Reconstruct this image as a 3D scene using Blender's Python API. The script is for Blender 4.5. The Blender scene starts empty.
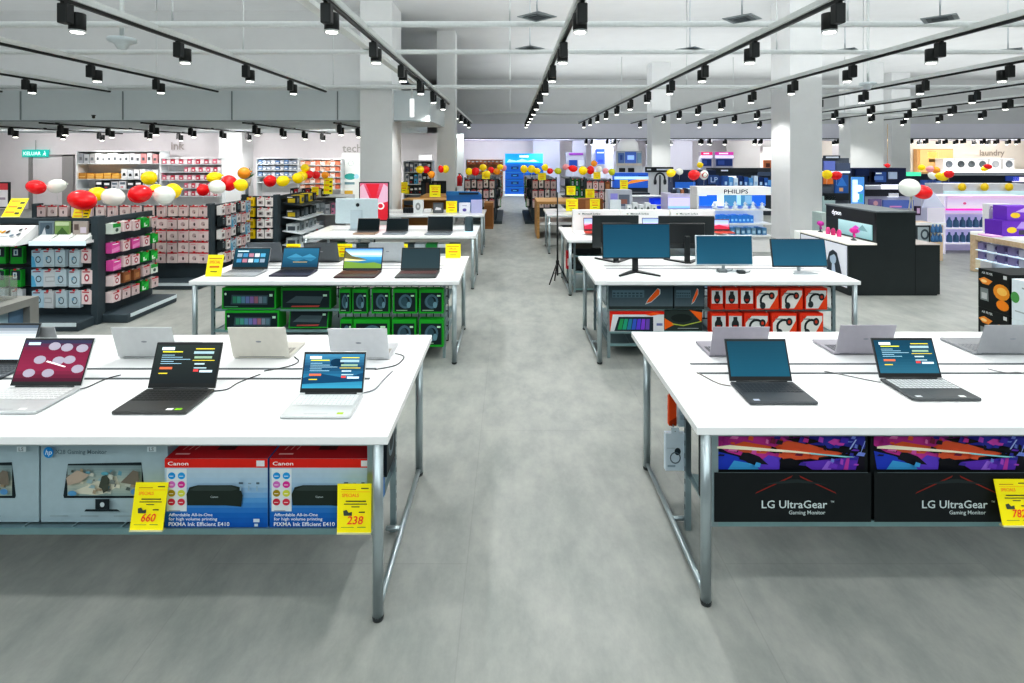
import bpy, math, random
from mathutils import Vector, Matrix
R = math.radians
rnd = random.Random(7)
SC = bpy.context.scene
COL = SC.collection
ORD = ['first','second','third','fourth','fifth','sixth','seventh','eighth','ninth','tenth','eleventh','twelfth','thirteenth','fourteenth','fifteenth','sixteenth','seventeenth','eighteenth','nineteenth','twentieth']
# ---------------------------------------------------------------- colour and materials
def lin(c):
    if isinstance(c, str):
        c = tuple(int(c[i:i+2], 16)/255 for i in (0, 2, 4))
    return tuple((v/12.92 if v <= .04045 else ((v+.055)/1.055)**2.4) for v in c[:3])
MATS = {}
def attr_mat(name, rough=.5, metal=0, emit=0, coat=0, noise=.06, trans=0, alpha=1, spec=.5, glowcol=None):
    m = bpy.data.materials.new(name); m.use_nodes = True
    nt = m.node_tree; b = nt.nodes['Principled BSDF']
    a = nt.nodes.new('ShaderNodeAttribute'); a.attribute_name = 'Col'
    nz = nt.nodes.new('ShaderNodeTexNoise'); nz.inputs['Scale'].default_value = 30
    tc = nt.nodes.new('ShaderNodeTexCoord'); nt.links.new(tc.outputs['Object'], nz.inputs['Vector'])
    mr = nt.nodes.new('ShaderNodeMapRange'); mr.inputs['To Min'].default_value = 1-noise; mr.inputs['To Max'].default_value = 1+noise
    nt.links.new(nz.outputs['Fac'], mr.inputs['Value'])
    mx = nt.nodes.new('ShaderNodeVectorMath'); mx.operation = 'SCALE'
    nt.links.new(a.outputs['Color'], mx.inputs[0]); nt.links.new(mr.outputs['Result'], mx.inputs['Scale'])
    nt.links.new(mx.outputs[0], b.inputs['Base Color'])
    b.inputs['Roughness'].default_value = rough; b.inputs['Metallic'].default_value = metal
    b.inputs['Specular IOR Level'].default_value = spec
    b.inputs['Coat Weight'].default_value = coat
    if trans: b.inputs['Transmission Weight'].default_value = trans
    if emit:
        nt.links.new(a.outputs['Color'], b.inputs['Emission Color']); b.inputs['Emission Strength'].default_value = emit
    b.inputs['Alpha'].default_value = alpha
    MATS[name] = m
attr_mat('card', .55, spec=.25); attr_mat('matte', .75); attr_mat('gloss', .18, spec=.5); attr_mat('plastic', .38)
attr_mat('metal', .32, metal=.75); attr_mat('satin', .4, metal=.35)
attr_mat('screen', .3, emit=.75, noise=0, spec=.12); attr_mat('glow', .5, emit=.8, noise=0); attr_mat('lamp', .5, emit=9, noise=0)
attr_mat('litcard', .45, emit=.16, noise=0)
attr_mat('rubber', .22, coat=.4, emit=.2, noise=0); attr_mat('glass', .03, trans=1, alpha=.35, noise=0)  # balloon rubber glows a little by itself so it looks brighter
def surf_mat(name, col, rough=.8, var=.05, scale=3., bump=0, metal=0, col2=None, stretch=(1,1,1), tile=None):
    m = bpy.data.materials.new(name); m.use_nodes = True
    nt = m.node_tree; b = nt.nodes['Principled BSDF']; N = nt.nodes.new; L = nt.links.new
    tc = N('ShaderNodeTexCoord'); mp = N('ShaderNodeMapping'); mp.inputs['Scale'].default_value = stretch
    L(tc.outputs['Object'], mp.inputs['Vector'])
    nz = N('ShaderNodeTexNoise'); nz.inputs['Scale'].default_value = scale; nz.inputs['Detail'].default_value = 12; nz.inputs['Roughness'].default_value = .68
    L(mp.outputs[0], nz.inputs['Vector'])
    cr = N('ShaderNodeValToRGB'); c = lin(col)
    c2 = lin(col2) if col2 else tuple(v*(1-2*var) for v in c)
    cr.color_ramp.elements[0].position = .35; cr.color_ramp.elements[1].position = .68
    cr.color_ramp.elements[0].color = (*c2, 1); cr.color_ramp.elements[1].color = (*[min(1, v*(1+var)) for v in c], 1)
    L(nz.outputs['Fac'], cr.inputs['Fac'])
    out = cr.outputs['Color']
    if tile:
        br = N('ShaderNodeTexBrick'); br.offset = .5; br.inputs['Scale'].default_value = 1
        br.inputs['Brick Width'].default_value = tile[0]; br.inputs['Row Height'].default_value = tile[1]; br.inputs['Mortar Size'].default_value = tile[2]
        br.inputs['Color1'].default_value = (1,1,1,1); br.inputs['Color2'].default_value = (.965,.97,.965,1); br.inputs['Mortar'].default_value = (.9,.9,.9,1)
        mp2 = N('ShaderNodeMapping'); mp2.inputs['Rotation'].default_value = (0,0,R(90)); mp2.inputs['Location'].default_value = (.07,.2,0)
        L(tc.outputs['Object'], mp2.inputs['Vector']); L(mp2.outputs[0], br.inputs['Vector'])
        mx = N('ShaderNodeMixRGB'); mx.blend_type = 'MULTIPLY'; mx.inputs['Fac'].default_value = 1
        L(out, mx.inputs['Color1']); L(br.outputs['Color'], mx.inputs['Color2']); out = mx.outputs['Color']
    L(out, b.inputs['Base Color'])
    b.inputs['Roughness'].default_value = rough; b.inputs['Metallic'].default_value = metal
    if bump:
        bp = N('ShaderNodeBump'); bp.inputs['Strength'].default_value = bump; bp.inputs['Distance'].default_value = .01
        L(nz.outputs['Fac'], bp.inputs['Height']); L(bp.outputs[0], b.inputs['Normal'])
    MATS[name] = m
surf_mat('floor', '9EA09C', .45, .04, 3.2, bump=.05, col2='868B88', stretch=(1.5,.8,1), tile=(2.4,1.2,.003))
surf_mat('ceiling', 'E0E2E2', .9, .02, .8); surf_mat('soffit', 'DCE4E6', .85, .015, .8)
surf_mat('wall', 'F0ECEE', .85, .02, 1); surf_mat('wallcream', 'F6EEE2', .85, .02, 1); surf_mat('soffit_lit', 'EAEAF6', .85, .015, .8); surf_mat('column', 'F0F2F2', .8, .02, 1)  # far soffit uses a brighter copy of soffit, its colour replacing missing light
surf_mat('tabletop', 'F7F9FA', .16, .008, 5); surf_mat('wood', 'C79C63', .5, .1, 3, col2='A87B45', stretch=(1,8,8))
surf_mat('woodpale', 'D9C4A6', .5, .06, 3, col2='C9AE8B', stretch=(1,8,8)); surf_mat('steel', 'B4C0C4', .3, .02, 6, metal=.7)
surf_mat('char', '36434A', .55, .06, 6); surf_mat('counterblack', '20282A', .35, .06, 3); surf_mat('whitelac', 'F2F2F2', .3, .01, 3)
# ---------------------------------------------------------------- mesh builder
_txt = {}
def text_geo(s):
    if s in _txt: return _txt[s]
    cu = bpy.data.curves.new('t', 'FONT'); cu.body = s; cu.size = 1; cu.resolution_u = 2; cu.offset = .014
    ob = bpy.data.objects.new('t', cu); COL.objects.link(ob)
    dg = bpy.context.evaluated_depsgraph_get(); me = bpy.data.meshes.new_from_object(ob.evaluated_get(dg))
    v = [(p.co.x, p.co.y) for p in me.vertices]; f = [tuple(p.vertices) for p in me.polygons]
    bpy.data.objects.remove(ob); bpy.data.curves.remove(cu); bpy.data.meshes.remove(me)
    xs = [a for a, b in v] or [0]; x0, x1 = min(xs), max(xs)
    _txt[s] = ([(a-x0, b) for a, b in v], f, x1-x0)
    return _txt[s]
class MB:
    def __init__(s): s.v = []; s.f = []; s.m = []; s.c = []; s.sm = []; s.T = Matrix()
    def vert(s, p): s.v.append(tuple(s.T @ Vector(p))); return len(s.v)-1
    def face(s, idx, mat, col, sm=False): s.f.append(tuple(idx)); s.m.append(mat); s.c.append(lin(col) if isinstance(col, str) else col); s.sm.append(sm)
    def poly(s, pts, mat, col): s.face([s.vert(p) for p in pts], mat, col)
    def box(s, x0, x1, y0, y1, z0, z1, mat='card', col='FFFFFF', bev=0, cols=None):
        if x1 < x0: x0, x1 = x1, x0
        if y1 < y0: y0, y1 = y1, y0
        if z1 < z0: z0, z1 = z1, z0
        if bev <= 0:
            i = [s.vert(p) for p in ((x0,y0,z0),(x1,y0,z0),(x1,y1,z0),(x0,y1,z0),(x0,y0,z1),(x1,y0,z1),(x1,y1,z1),(x0,y1,z1))]
            F = ((0,3,2,1),(4,5,6,7),(0,1,5,4),(2,3,7,6),(3,0,4,7),(1,2,6,5))   # bottom top front back left right
            for k, q in enumerate(F): s.face([i[j] for j in q], mat, (cols or {}).get(k, col))
            return
        b = min(bev, (x1-x0)/2.01, (y1-y0)/2.01, (z1-z0)/2.01)
        def ring(z, e): return [s.vert(p) for p in ((x0+b,y0+e,z),(x1-b,y0+e,z),(x1-e,y0+b,z),(x1-e,y1-b,z),(x1-b,y1-e,z),(x0+b,y1-e,z),(x0+e,y1-b,z),(x0+e,y0+b,z))]
        rs = [ring(z0, b), ring(z0+b, 0), ring(z1-b, 0), ring(z1, b)]
        s.face(rs[0][::-1], mat, col); s.face(rs[3], mat, col)
        for a, c in zip(rs, rs[1:]):
            for k in range(8): s.face([a[k], a[(k+1)%8], c[(k+1)%8], c[k]], mat, col)
    def prism(s, pts, axis, a0, a1, mat, col):     # pts in the plane, extruded along axis
        def P(u, w, a): return {'x': (a,u,w), 'y': (u,a,w), 'z': (u,w,a)}[axis]
        A = [s.vert(P(u,w,a0)) for u, w in pts]; B = [s.vert(P(u,w,a1)) for u, w in pts]; n = len(pts)
        s.face(A, mat, col); s.face(B[::-1], mat, col)
        for k in range(n): s.face([A[k], B[k], B[(k+1)%n], A[(k+1)%n]], mat, col)
    def tube(s, pts, r, mat, col, n=8, caps=True):
        pts = [Vector(p) for p in pts]; rings = []
        for k, p in enumerate(pts):
            d = (pts[min(k+1, len(pts)-1)]-pts[max(k-1, 0)]).normalized()
            u = d.cross(Vector((0,0,1)) if abs(d.z) < .9 else Vector((0,1,0))).normalized(); w = d.cross(u)
            rr = r[k] if isinstance(r, (list, tuple)) else r
            rings.append([s.vert(p+u*rr*math.cos(2*math.pi*j/n)+w*rr*math.sin(2*math.pi*j/n)) for j in range(n)])
        for A, B in zip(rings, rings[1:]):
            for j in range(n): s.face([A[j], A[(j+1)%n], B[(j+1)%n], B[j]], mat, col, True)
        if caps: s.face(rings[0][::-1], mat, col); s.face(rings[-1], mat, col)
    def lathe(s, prof, c, mat, col, n=16, axis='z'):
        def P(r, h, a):
            x, y = r*math.cos(a), r*math.sin(a)
            return (c[0]+x, c[1]+y, c[2]+h) if axis == 'z' else ((c[0]+x, c[1]+h, c[2]+y) if axis == 'y' else (c[0]+h, c[1]+x, c[2]+y))
        rings = [[s.vert(P(r, h, 2*math.pi*j/n)) for j in range(n)] for r, h in prof]
        for A, B in zip(rings, rings[1:]):
            for j in range(n): s.face([A[j], A[(j+1)%n], B[(j+1)%n], B[j]], mat, col, True)
        if prof[0][0] > 1e-5: s.face(rings[0][::-1], mat, col)
        if prof[-1][0] > 1e-5: s.face(rings[-1], mat, col)
    def art(s, O, U, V, items, mat='card', eps=.0009):
        O, U, V = Vector(O), Vector(U), Vector(V); N = U.cross(V).normalized(); lu, lv = U.length, V.length
        for k, it in enumerate(items):
            o = O + N*eps*(1+k*.35); t = it[0]; M = mat
            P = lambda x, y: o+U*x+V*y
            if t == 'r': s.poly([P(it[1],it[2]),P(it[3],it[2]),P(it[3],it[4]),P(it[1],it[4])], M, it[5])
            elif t == 'p': s.poly([P(x,y) for x, y in it[1]], M, it[2])
            elif t == 'e':
                n = 14; s.poly([P(it[1]+it[3]*math.cos(2*math.pi*j/n), it[2]+it[4]*math.sin(2*math.pi*j/n)) for j in range(n)], M, it[5])
            elif t == 'o':      # ring: cx cy rx ry thickness(v units) colour
                n = 16; A = []; B = []
                for j in range(n):
                    a = 2*math.pi*j/n; A.append(s.vert(P(it[1]+it[3]*math.cos(a), it[2]+it[4]*math.sin(a)))); B.append(s.vert(P(it[1]+it[3]*it[5]*math.cos(a), it[2]+it[4]*it[5]*math.sin(a))))
                for j in range(n): s.face([A[j],A[(j+1)%n],B[(j+1)%n],B[j]], M, it[6])
            elif t == 't':      # text: string x y(baseline) height(v) colour [align] [squash] [shear]
                v, f, w = text_geo(it[1]); h = it[4]*lv/.72; al = it[6] if len(it) > 6 else 'l'; q = it[7] if len(it) > 7 else 1; sh = it[8] if len(it) > 8 else 0
                off = {'l': 0, 'c': -w*h*q/2, 'r': -w*h*q}[al]; un, vn = U/lu, V/lv
                base = len(s.v)
                for a, b in v: s.vert(P(it[2], it[3])+un*(off+(a+sh*b)*h*q)+vn*b*h)
                for q2 in f: s.face([base+i for i in q2], M, it[5])
            elif t == 'g':      # vertical gradient x0 y0 x1 y1 [(pos,col)...]
                st = [(p, lin(c)) for p, c in it[5]]; n = 12
                for j in range(n):
                    f0 = (j+.5)/n
                    for (pa, ca), (pb, cb) in zip(st, st[1:]):
                        if pa <= f0 <= pb: cc = tuple(ca[i]+(cb[i]-ca[i])*(f0-pa)/max(1e-6, pb-pa) for i in range(3))
                    y0 = it[2]+(it[4]-it[2])*j/n; y1 = it[2]+(it[4]-it[2])*(j+1)/n
                    s.poly([P(it[1],y0),P(it[3],y0),P(it[3],y1),P(it[1],y1)], M, cc)
    def mesh(s, name):
        me = bpy.data.meshes.new(name); me.from_pydata(s.v, [], s.f)
        names = []
        for m in s.m:
            if m not in names: names.append(m)
        for m in names: me.materials.append(MATS[m])
        me.polygons.foreach_set('material_index', [names.index(m) for m in s.m])
        me.polygons.foreach_set('use_smooth', s.sm)
        ca = me.color_attributes.new('Col', 'FLOAT_COLOR', 'CORNER'); arr = []
        for f, c in zip(s.f, s.c): arr += [c[0], c[1], c[2], 1.0]*len(f)
        ca.data.foreach_set('color', arr); me.update()
        return me
    def build(s, name, parent=None):
        o = bpy.data.objects.new(name, s.mesh(name)); COL.objects.link(o)
        if parent: o.parent = parent
        return o
LABELS = {}
def tag(o, label, cat, group=None, kind=None):
    o['label'] = label; o['category'] = cat
    if group: o['group'] = group
    if kind: o['kind'] = kind
    n = len(label.split())
    if not 4 <= n <= 16: print('LABELLEN', n, label)
    if label in LABELS: print('DUPLABEL', label)
    LABELS[label] = 1
    return o
def thing(name, label, cat, loc=(0,0,0), rz=0, group=None):
    o = bpy.data.objects.new(name, None); COL.objects.link(o); o.empty_display_size = .1
    o.location = loc; o.rotation_euler = (0,0,rz)
    return tag(o, label, cat, group)
def struct(name, mb):
    o = mb.build(name); o['kind'] = 'structure'; return o
_mesh = {}
def single(key, fn, name, label, cat, loc, rz=0, group=None, rx=0, ry=0, sc=None):
    if key not in _mesh: mb = MB(); fn(mb); _mesh[key] = mb.mesh(name)
    o = bpy.data.objects.new(name, _mesh[key]); COL.objects.link(o)
    o.location = loc; o.rotation_euler = (rx, ry, rz)
    if sc: o.scale = sc
    return tag(o, label, cat, group)
def dup(root, loc, rz, label, group=None):
    r = root.copy(); COL.objects.link(r); r.location = loc; r.rotation_euler = (0,0,rz)
    for ch in list(root.children):
        c = ch.copy(); COL.objects.link(c); c.parent = r
        for g in ch.children:
            d = g.copy(); COL.objects.link(d); d.parent = c
    return tag(r, label, root['category'], group or root.get('group'))
F = 530.; HC = 1.9; VX, VY = 510., 156.
def X(px, d): return (px-VX)*d/F
def Z(py, d): return HC-(py-VY)*d/F
EXPO = -0.16; E_SPOT = 56.; E_UP = 110.; E_FRONT = 300.; E_WASH = 58.
# ================================================================ camera, world, render look
cam = bpy.data.cameras.new('camera'); co = bpy.data.objects.new('camera', cam); COL.objects.link(co)
co.location = (0, 0, HC); co.rotation_euler = (R(90), 0, 0)
cam.sensor_width = 36; cam.lens = F/1024*36; cam.shift_x = (512-VX)/1024; cam.shift_y = -(341.5-VY)/1024; cam.clip_start = .05
SC.camera = co
w = bpy.data.worlds.new('world'); SC.world = w; w.use_nodes = True
w.node_tree.nodes['Background'].inputs['Color'].default_value = (.85, .97, 1, 1); w.node_tree.nodes['Background'].inputs['Strength'].default_value = .08
SC.view_settings.view_transform = 'Standard'; SC.view_settings.look = 'Medium High Contrast'; SC.view_settings.exposure = EXPO; SC.view_settings.gamma = 1.0
# ================================================================ room shell
XL, XR, YF, YB, ZT = -19., 29., -4., 28.6, 5.45
def sbox(name, *a, mat='wall', col='FFFFFF'):
    m = MB(); m.box(*a, mat=mat, col=col); return struct(name, m)
sbox('floor', XL, XR, YF, YB+.2, -.1, 0, mat='floor')
sbox('ceiling', XL, XR, YF, YB+.2, ZT, ZT+.1, mat='ceiling')
sbox('wall_left', XL-.2, XL, YF, YB, 0, ZT)
sbox('wall_right', XR, XR+.2, YF, YB, 0, ZT)
sbox('wall_back', XL, XR, YB, YB+.2, 0, ZT)
sbox('wall_back_left', XL, -2.75, 19.0, 19.2, 0, 2.72)
sbox('wall_side_left', -2.75, -2.6, 19.0, YB, 0, 2.72)
sbox('wall_laundry', 20.4, XR, 28.3, 28.55, 0, 2.72, mat='wallcream')
sbox('wall_cream', 15.2, 17.2, 28.3, 28.55, 0, 2.72, mat='wallcream')
sbox('ceiling_soffit', XL, -1.86, 12.3, 15.2, 2.72, 3.42, mat='soffit')
sbox('ceiling_soffit', XL, -3.0, 15.2, 19.2, 2.72, 3.42, mat='soffit')
sbox('wall_above_soffit', XL, -3.0, 13.0, 13.2, 3.42, ZT, mat='ceiling')
sbox('ceiling_soffit', -2.75, XR, 24.0, YB, 2.71, 3.36, mat='soffit_lit')
sbox('wall_above_soffit', -3.0, XR, 24.6, 24.8, 3.36, ZT, mat='ceiling')
m = MB()                                                             # thin dark reveals on the edge of the far soffit
m.box(-2.6, XR, 23.97, 24.0, 2.67, 2.71, mat='matte', col='6E7478'); struct('trim_1', m)
m = MB(); m.box(XL, -1.86, 12.27, 12.3, 2.70, 2.73, mat='matte', col='9DA6A8'); struct('trim_2', m)
m = MB()
for xx in (-11.35, -8.98, -6.45, -4.0): m.box(xx-.012, xx+.012, 12.28, 12.3, 2.74, 3.4, mat='matte', col='8E9799')
struct('trim_3', m)
def column(x0, x1, y0, y1, mat='column'):
    m = MB(); m.box(x0, x1, y0, y1, 0, ZT, mat=mat); struct('column', m)
column(-3.42, -2.69, 12.1, 13.1); column(-2.07, -1.56, 15.0, 15.6); column(6.13, 6.83, 11.6, 12.44)
column(5.35, 6.05, 20.0, 20.7); column(12.85, 14.1, 20.0, 20.7); column(-10.0, -9.2, 18.2, 19.0)
column(16.2, 17.0, 22.5, 23.3)
# doorway and partition panels at the back left
m = MB(); m.box(-17.2, -17.1, 18.93, 19.0, 0, 1.95, mat='matte', col='9C9A9A'); m.box(-16.0, -15.6, 18.93, 19.0, 0, 1.95, mat='matte', col='A8A6A6'); m.box(-17.2, -15.6, 18.93, 19.0, 1.55+.35, 1.95, mat='matte', col='9C9A9A'); struct('door_1', m)
for (x0, x1, yy, c) in ((1.2, 2.6, 27.6, 'C6CAD8'), (3.2, 3.9, 27.2, 'C0C4D2'), (4.1, 5.2, 26.6, 'CBD0E0'), (7.1, 9.5, 27.6, 'CFCFD8'), (11.2, 14.0, 27.4, 'D2CFCB')):
    m = MB(); m.box(x0, x1, yy, yy+.15, 0, 2.7, mat='matte', col=c); struct('wall_partition', m)
# ================================================================ hanging grid, tracks and spotlights
TX = [-11.6, -9.13, -6.67, -4.2, -1.73, .68, 3.1, 5.45, 7.95, 10.45, 12.8, 15.2]
TN = ['fifth lighting track left of the aisle', 'fourth lighting track left of the aisle', 'third lighting track left of the aisle', 'second lighting track left of the aisle', 'first lighting track left of the aisle',
      'lighting track above the central aisle', 'first lighting track right of the aisle', 'second lighting track right of the aisle', 'third lighting track right of the aisle', 'fourth lighting track right of the aisle', 'fifth lighting track right of the aisle', 'sixth lighting track right of the aisle']
for k, (yy, r) in enumerate(((6.28, .036), (7.95, .036), (12.0, .05), (19.0, .05))):
    m = MB(); m.tube([(-14 if yy < 13 else -1.6, yy, 3.46), (15, yy, 3.46)] if yy < 13 else [(-1.5, yy, 3.44), (17, yy, 3.44)], r, 'matte', 'EEF2F2', 10)
    o = m.build('conduit_pipe'); tag(o, ['white cross pipe under the ceiling nearest the camera', 'white cross pipe under the ceiling, second from the camera', 'white cross pipe hanging just in front of the light soffit', 'white cross pipe farthest along the ceiling grid'][k], 'pipe', 'white ceiling pipes')
    for xx in range(-12, 15, 4):
        if yy < 13 or xx > -1: h = MB(); h.tube([(xx, yy, 3.46), (xx, yy, ZT)], .012, 'matte', 'D8DCDC', 6); h.build('hanger_rod', o)
m = MB(); m.box(-2.2, -2.08, 4.5, 11.9, 3.5, 3.56, mat='matte', col='EDF0EE'); o = m.build('cable_tray'); tag(o, 'long white cable tray running beside the first left lighting track', 'cable tray')
spot_root = None
def make_spot():
    t = thing('track_spotlight', 'x x x x', 'spotlight'); LABELS.pop('x x x x')
    m = MB(); m.box(-.048, .048, -.06, .035, -.2, -.012, mat='plastic', col='181C1C', bev=.008); m.box(-.02, .02, -.05, .03, -.012, 0, mat='plastic', col='101212'); m.build('driver_box', t)
    m = MB(); m.lathe([(.0, -.005), (.066, -.006), (.07, -.012), (.07, -.165), (.062, -.172)], (0, .125, -.06), 'plastic', '161A1A', 20); m.tube([(0, .03, -.12), (0, .06, -.12)], .02, 'plastic', '101212'); 
    m.lathe([(.0695, -.17), (.0715, -.185), (.0715, -.188), (.055, -.188)], (0, .125, -.06), 'plastic', 'C8CCCC', 20); can = m.build('lamp_can', t)
    m = MB(); m.lathe([(.056, -.19), (.05, -.196), (0, -.198)], (0, .125, -.06), 'lamp', 'FFFCF2', 16); m.build('lens', can)
    return t
nlight = 0
def lamp(x, y, z, e, ang=125, r=.045, col=(1, .99, .96)):
    global nlight
    l = bpy.data.lights.new('spot', 'SPOT'); l.energy = e; l.spot_size = R(ang); l.spot_blend = .6; l.shadow_soft_size = r; l.color = col
    o = bpy.data.objects.new('spot_lamp', l); COL.objects.link(o); o.location = (x, y, z); nlight += 1
def spot(x, y, z, label, group, e=0):
    global spot_root
    if spot_root is None:
        spot_root = make_spot(); t = spot_root; t.location = (x, y, z); t['label'] = label; LABELS[label] = 1; t['group'] = group
    else: t = dup(spot_root, (x, y, z), 0, label, group)
    if e: lamp(x, y+.125, z-.28, e)
for k, x in enumerate(TX):
    y1 = 12.1 if x < -2 else 23.9
    y0 = -2.5
    m = MB(); m.box(x-.018, x+.018, y0, y1, 3.35, 3.385, mat='plastic', col='141818'); 
    o = m.build('lighting_track'); tag(o, 'black %s, hung in a pale channel' % TN[k].replace('lighting ', 'spotlight '), 'lighting track', 'lighting tracks')
    m = MB(); m.box(x-.045, x+.045, y0, y1, 3.385, 3.45, mat='matte', col='E4E8E6'); m.build('channel', o)
    vis = 0
    for i in range(-4, 12):
        y = 5.02+1.71*i
        if y > y1-.3: continue
        if x < -2 and i == 3 and k != 3: y -= .15
        px = VX+F*x/y if y > .3 else 9999
        seen = -6 < px < 1030 and y > 4.4
        if x > 6.9 and (y > 23): continue
        if seen:
            lab = 'black spotlight, %s from the camera along the %s' % (ORD[vis], TN[k].replace('lighting ', '')); vis += 1
            spot(x, y, 3.35, lab, 'spotlights on the ceiling tracks')
        if (i % 2 == 0 or y < 7) and abs(x) < 13 and y > -.5: lamp(x, y+.125, 3.05, E_SPOT*(.5 if y < 1 else 1.0 if y < 4.4 else 1.55 if y < 13 else 1.9))
# tracks under the low soffit on the left
LX = [-13.6, -11.1, -8.7, -6.3, -4.15]
for k, x in enumerate(LX):
    m = MB(); m.box(x-.018, x+.018, 12.5, 18.6, 2.665, 2.70, mat='plastic', col='141818'); o = m.build('lighting_track')
    tag(o, 'black spotlight track under the low soffit, %s from the aisle' % ORD[4-k], 'lighting track', 'lighting tracks under the low soffit')
    m = MB()
    for yy in (13, 15.5, 18): m.box(x-.01, x+.01, yy-.05, yy+.05, 2.70, 2.722, mat='plastic', col='202424')
    m.build('fixing_clip', o)
    for i in range(4):
        y = 12.9+1.55*i+.2*((k*3) % 2)
        spot(x, y, 2.665, 'black spotlight, %s along the low soffit track that is %s from the aisle' % (ORD[i], ORD[4-k]), 'spotlights under the low soffit', 0)
        if i in (1, 3): lamp(x, y+.12, 2.37, E_SPOT*.9, 140)
# small fixtures under the far soffit
for q in range(2):
    for j in range(26):
        x = 3.6+j*.86+.25*math.sin(j*2.3)+.4*q; y = (25.0 if q == 0 else 25.9)+.55*((j*7) % 3)/2
        if 5.2 < x < 7.4 and q == 0: continue
        spot(x, y, 2.71, 'small black spotlight, %s from the aisle in the %s row under the far soffit' % (ORD[j] if j < 20 else 'twenty-'+ORD[j-20], ['front', 'rear'][q]), 'spotlights under the far soffit', 0)
for x in (-1, 1.5, 4.5, 8, 11, 14, 18, 21, 24, 27): lamp(x, 25.2, 2.4, E_SPOT*2.2, 150)
for x, y in ((10, 20), (14, 17), (18, 19), (18, 14), (22, 21), (16, 11)): lamp(x, y, 3.05, E_SPOT*2.2, 140)
for x in (-14, -5, 4, 13, 22):                                         # added fill panels aimed up to brighten the ceiling
    for y in (1, 8.5, 18.5):
        if y > 16 and x < 0: continue
        l = bpy.data.lights.new('ceiling_fill', 'AREA'); l.energy = E_UP*(1.7 if y > 5 and x > 0 else .85); l.size = 9; l.color = (.97, .99, 1); l.spread = R(170)
        o = bpy.data.objects.new('ceiling_fill', l); COL.objects.link(o); o.location = (x, y, 3.62); o.rotation_euler = (R(180), 0, 0)
def area(x, y, z, sx, sy, e, rx, rz=0, col=(1, 1, 1)):  # added area light used as fill, not a fitting of the shop
    l = bpy.data.lights.new('fill_panel', 'AREA'); l.shape = 'RECTANGLE'; l.size = sx; l.size_y = sy; l.energy = e; l.color = col
    o = bpy.data.objects.new('fill_panel', l); COL.objects.link(o); o.location = (x, y, z); o.rotation_euler = (R(rx), 0, R(rz))
area(0, -2.8, 4.0, 18, 2.0, E_FRONT, 66, 0, (.9, .99, 1))                # added front fill behind the camera, lifting soffits and shelf fronts
for x in (-16, -12.5, -9, -5.5): area(x, 16.6, 2.69, 2.4, .25, E_WASH, 48, 0, (1, .96, .95))  # fill panels added under the soffits to brighten the back walls
for x in (-1, 2, 5, 9, 13, 17.5): area(x, 26.0, 2.69, 2.4, .25, E_WASH*1.0, 50, 0, (.96, .96, 1))
for x in (20.5, 23, 25.5): area(x, 26.0, 2.69, 2.2, .25, E_WASH*1.3, 50, 0, (1, .97, .92))
# air diffusers on rods
for k, (px, py, yy) in enumerate(((537, 16, 6), (530, 48, 8.1), (690, 49, 8.1), (742, 18, 6), (845, 50, 8.1), (940, 18, 6), (1008, 50, 8.1))):
    x = X(px, yy); z = Z(py, yy)
    t = thing('air_diffuser', 'square grey air diffuser, %s, on a thin rod' % ['near one above the aisle', 'far one above the aisle', 'far one right of the aisle', 'near one right of the aisle', 'far one beside the big column', 'near one past the big column', 'far one nearest the right wall'][k], 'air vent', (x, yy, z), R(45), 'hanging air diffusers')
    m = MB()
    for a in range(3): s = .16-.045*a; m.prism([(-s, -s), (s, -s), (s, s), (-s, s)], 'z', -.012-.006*a, -.004-.006*a, 'matte', ['9AA2A6', '6C7478', '4C5458'][a])
    m.build('louvre_plate', t); m = MB(); m.tube([(0, 0, 0), (0, 0, ZT-z)], .01, 'matte', 'C8CED2', 6); m.build('hanger_rod', t)
for k, (px, py, yy) in enumerate(((122, 42, 6.6), (868, 85, 11.0))):
    x = X(px, yy); z = Z(py, yy)
    t = thing('wireless_access_point', ['white ceiling wireless unit on a pole near the left front spotlights', 'white ceiling wireless unit on a pole right of the big column'][k], 'access point', (x, yy, z), 0)
    m = MB(); m.lathe([(.0, -.1), (.05, -.09), (.09, -.02), (.15, 0), (.16, .03), (.15, .05), (0, .055)], (0, 0, 0), 'plastic', 'E4EEF2', 18); m.build('housing', t)
    m = MB(); m.tube([(0, 0, .05), (0, 0, ZT-z)], .025, 'matte', 'DDE3E2', 8); m.build('pole', t)
m = MB(); m.lathe([(.0, -.06), (.03, -.05), (.03, 0), (.05, .02)], (X(97, 12), 11.9, 2.8), 'plastic', '202428', 10); tag(m.build('security_camera'), 'tiny dark dome camera fixed to the light soffit at the left', 'camera')
m = MB(); m.tube([(X(412, 12), 12.0, Z(99, 12)), (X(412, 12), 12.0, Z(117, 12))], .05, 'glow', 'FFFFFF', 12); m.box(X(412, 12)-.02, X(412, 12)+.02, 11.98, 12.02, Z(99, 12), 3.46, mat='matte', col='D8DCDC'); tag(m.build('pendant_tube_light'), 'glowing white tube pendant right of the left column', 'lamp')
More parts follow.
